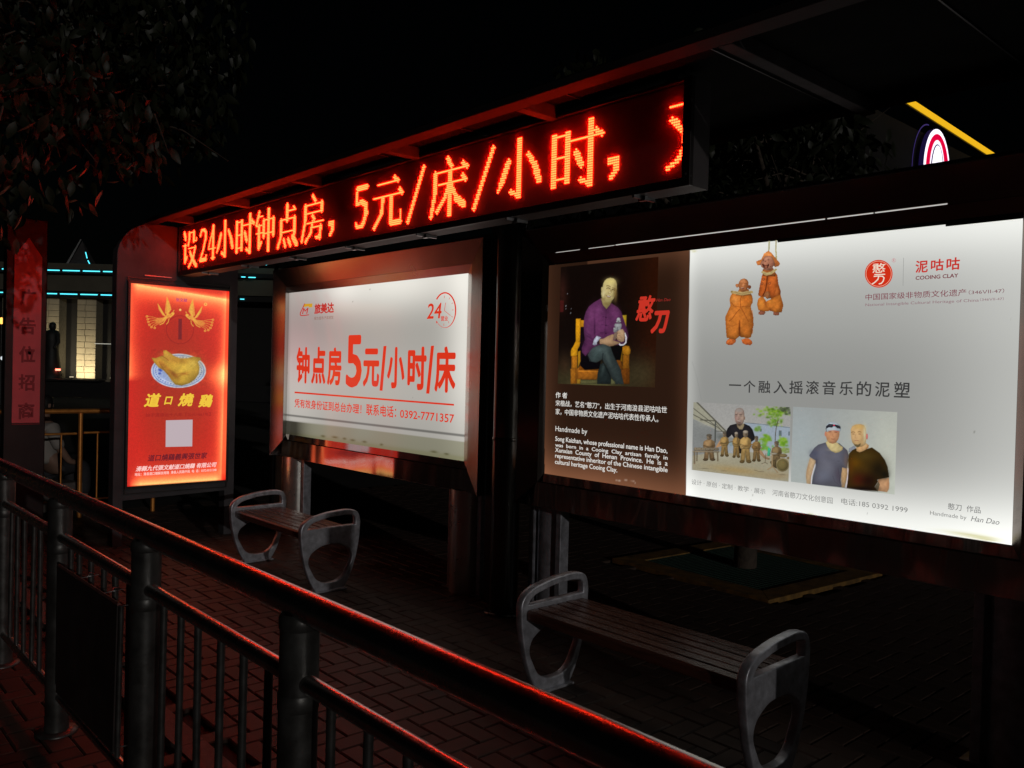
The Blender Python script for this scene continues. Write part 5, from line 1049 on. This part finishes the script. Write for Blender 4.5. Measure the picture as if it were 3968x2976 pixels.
# ------------------------------------------------------------------ shop building at the right with yellow eave light and oval sign
sb = empty('shop_building', (-10.6, 28, 0), 0, 'dark shop building behind the trees with a yellow light strip along its eave', 'building')
MB().box(-14,0,-6,12,0,9.0).build('wall', DK, sb)
for j in range(5):
    for i in range(2): MB().box(.005,.03,-4.6+3.2*j,-3.0+3.2*j,2.6+3.1*i,4.4+3.1*i).build('window', M['black'], sb)
m_y = mat_glow('yellow_strip', (1.0,.55,.015), .85)
for k in range(7): MB().hexa([(.16,-6+1.75*k,9.57-.075*k),(.24,-6+1.75*k,9.57-.075*k),(.24,-4.265+1.75*k,9.495-.075*k),(.16,-4.265+1.75*k,9.495-.075*k),(.16,-6+1.75*k,9.71-.075*k),(.24,-6+1.75*k,9.71-.075*k),(.24,-4.265+1.75*k,9.635-.075*k),(.16,-4.265+1.75*k,9.635-.075*k)]).build('eave_light', m_y, sb)
MB().prism([(-6,9.53),(6.3,9.0),(6.3,9.22),(-6,9.75)], 'x', 0, .158).build('eave', M['black'], sb)
MB().add([(.2,2.15,8.98),(.2,2.42,8.98),(.2,2.285,9.2)], [(0,1,2)]).add([(.22,2.15,8.98),(.22,2.42,8.98),(.22,2.285,9.2)], [(0,2,1)]).build('small_light', mat_glow('orange_small', (1.0,.4,.03), .9), sb)
def oval(cy, cz, ry, rz, x, n=56): return [(x, cy+ry*math.cos(2*math.pi*i/n), cz+rz*math.sin(2*math.pi*i/n)) for i in range(n)]
og = empty('oval_sign', (-10.3, 25.95, 7.85), 0, 'glowing oval shop sign with white rim and crimson band', 'illuminated sign')
og.scale = (1, .88, .88)
def oval_solid(name, cy, cz, ry, rz, xa, xb, mat):
    A, B = oval(cy,cz,ry,rz,xa), oval(cy,cz,ry,rz,xb); n = len(A)
    MB().add(A+B, [tuple(range(n)), tuple(reversed(range(n,2*n)))]+[(i,(i+1)%n,n+(i+1)%n,n+i) for i in range(n)]).build(name, mat, og)
oval_solid('sign_case', 0, 0, 1.06, 1.44, -.16, -.02, mat_glow('violet_edge', (.10,.06,.5), .06))  # case is given a faint glow for the violet halo behind the sign
oval_solid('white_rim', 0, 0, 1.05, 1.43, -.02, 0, mat_glow('sign_white', (.92,.86,1.0), 1.5)); oval_solid('red_band', 0, 0, .93, 1.27, 0, .008, mat_glow('sign_red', (.75,.0,.045), 1.0))
oval_solid('white_line', -.05, 0, .60, 1.06, .008, .014, mat_glow('sign_white2', (.92,.86,1.0), 1.3)); oval_solid('dark_band', -.05, -.06, .53, .98, .014, .020, mat_glow('sign_dark', (.05,.02,.14), .5)); oval_solid('white_field', -.05, -.12, .46, 1.0, .020, .026, mat_glow('sign_white3', (.95,.92,1.0), 1.4))
hb = MB(); n_ = 40
A = [(-.28, 1.20*math.cos(t), 1.62*math.sin(t)) for t in np.linspace(math.pi*.5, math.pi*1.5, n_)]; Bq = [(-.28, 1.24*math.cos(t), 1.66*math.sin(t)) for t in np.linspace(math.pi*.5, math.pi*1.5, n_)]
hb.add(A+Bq, [(i, i+1, n_+i+1, n_+i) for i in range(n_-1)]).build('back_halo', mat_glow('violet_halo', (.16,.10,.55), .22), og)  # glowing strip stands in for the sign's violet halo on the wall

# two unseen uprights added beyond the right edge to shade the benches
S(MB().lathe([(.155,0),(.155,2.89)], 24, (-.20,2.892))).build('column', M['column'], sh)  # added column, shades the back of the near bench
tt = empty('shade_post', (.95, 1.78, 0), 0, 'square post added unseen at the right to shade the far bench', 'added post')
MB().box(-.11,.11,-.08,.08,0,2.6).build('post_body', M['frame_dark'], tt, bevel=.01); MB().box(-.10,.10,-.094,-.081,1.1,2.3).build('panel', M['cast'], tt, bevel=.003)

# ------------------------------------------------------------------ trees
def leaf_mesh(L, W):
    b = MB(); pr = [(0,0),(.25,.42),(.5,.5),(.78,.3),(1,0)]
    vs = [(0,0,0)]; mid = [(t*L, 0, -.12*L*math.sin(t*2.6)) for t, w in pr]
    up = [(t*L, w*W, .10*W-.12*L*math.sin(t*2.6)) for t, w in pr[1:-1]]; dn = [(x,-y,z) for x,y,z in up]
    v = mid+up+dn
    f = [(0,1,5),(1,2,6,5),(2,3,7,6),(3,4,7),(0,8,1),(1,8,9,2),(2,9,10,3),(3,10,4)]
    b.v = v; b.f = f; b.sm = [True]*8; me = bpy.data.meshes.new('leaf'); me.from_pydata(v, [], f); me.materials.append(M['leaf']); me.polygons.foreach_set('use_smooth', [True]*8)
    return me, v, f
def rot_leaf(rg, droop):
    a = rg.uniform(0, 2*math.pi); return Matrix.Rotation(a, 4, 'Z') @ Matrix.Rotation(droop+rg.normal()*.45, 4, 'Y') @ Matrix.Rotation(rg.normal()*.9, 4, 'X')
def tree(name, base, h_trunk, limbs, clumps, n_leaf, L, W, label, seed, n_single=0, r0=.09):
    rg = np.random.default_rng(seed); t = empty(name, base, 0, label, 'tree'); B = Vector(base)
    mb = MB(); mb.tube([(0,0,0),(.02,.01,h_trunk*.35),(-.03,.02,h_trunk*.7),(0,0,h_trunk)], [r0*1.25, r0, r0*.9, r0*.75], 12)
    tr = mb.build('trunk', M['bark'], t); cr = empty('crown', (0,0,0)); cr.parent = t
    bmm = MB()
    for tip in limbs:
        tip = Vector(tip); p0 = Vector((0,0,h_trunk*.93)); m1 = p0.lerp(tip, .45)+Vector((rg.normal()*.12, rg.normal()*.12, .22)); bmm.tube([p0, m1, tip], [r0*.5, r0*.28, r0*.06], 8)
        for _ in range(5):
            s_ = m1.lerp(tip, rg.uniform(.1, 1)); e = s_+Vector(rg.normal(size=3)*.38); bmm.tube([s_, s_.lerp(e, .5)+Vector((0,0,.06)), e], [r0*.12, r0*.08, r0*.03], 5)
    bmm.build('limb', M['bark'], cr)
    me, v, f = leaf_mesh(L, W); pts = []
    wts = np.array([c[3]**2*c[4] for c in clumps]); wts = wts/wts.sum()
    while len(pts) < n_leaf:
        c = clumps[rg.choice(len(clumps), p=wts)]; q = rg.normal(size=3); q = q/np.linalg.norm(q)*rg.uniform(.25, 1)**.6
        pts.append((c[0]+q[0]*c[3], c[1]+q[1]*c[3], c[2]+q[2]*c[3]*c[4]))
    def key(p):
        P = B+Vector(p); d = float(np.array(P-Vector((0,0,CAM_H)))@FWD)
        if d < .4: return 99
        u_, v_ = photo_pt(tuple(P)); return d if (-30 < u_ < 4000 and -30 < v_ < 3000) else d+50
    pts.sort(key=key); acc = MB()
    for i, p in enumerate(pts):
        mt = Matrix.Translation(p) @ rot_leaf(rg, .9) @ Matrix.Scale(rg.uniform(.7, 1.25), 4)
        if i < n_single:
            o = link_mesh('leaf', me, cr); o.matrix_local = mt
        else: acc.add([mt @ Vector(q) for q in v], f, True)
    m2 = bpy.data.meshes.new('foliage'); m2.from_pydata([tuple(q) for q in acc.v], [], acc.f); m2.materials.append(M['leaf']); m2.polygons.foreach_set('use_smooth', [True]*len(acc.f))
    link_mesh('foliage', m2, cr, kind='stuff'); return t
rg = np.random.default_rng(11); cl = []
for u_, v_, D, r in ((60,120,5.2,.5),(330,60,5.6,.5),(560,150,5.8,.48),(760,60,6.2,.45),(200,330,5.2,.42),(430,300,5.6,.45),(640,330,6.0,.42),(760,470,6.4,.34),(80,490,5.4,.34),(320,520,5.8,.36),(520,560,6.0,.34),(300,730,5.9,.2),(420,470,6.2,.4),(820,250,6.6,.32),(-200,300,5.2,.6),(-150,700,5.2,.5),(250,-200,5.5,.7),(700,-250,6,.6)):
    d = FWD+(u_-1984)/CAM_F*RGT-(v_-1488)/CAM_F*UPV; P = d*D+np.array([0,0,CAM_H]); cl.append((P[0]+6.6, P[1]-.45, P[2], r, .85))
tree('street_tree', (-6.6,.45,0), 2.9, [(c[0],c[1],c[2]) for c in cl[:8]], cl, 3000, .115, .050, 'leafy street tree whose drooping leaves hang red-lit over the upper left', 5, 300, .085)
cl2 = [(rg.normal()*.9, rg.normal()*.7, 3.1+rg.uniform(0,1.6), rg.uniform(.4,.7), .8) for _ in range(16)]
tree('street_tree', (PIT[0],PIT[1],.0), 2.5, [(c[0],c[1],c[2]) for c in cl2[:8]], cl2, 3200, .12, .06, 'dim tree growing from the grate behind the right light box', 6, 0, .08)
cl3 = [(rg.normal()*1.4, rg.normal()*1.2, 3.6+rg.uniform(0,3.2), rg.uniform(.6,1.0), .8) for _ in range(18)]
tree('street_tree', (-8.6,13.5,0), 3.2, [(c[0],c[1],c[2]) for c in cl3[:8]], cl3, 3000, .2, .11, 'larger dark tree further back, left of the oval sign', 8, 0, .13)
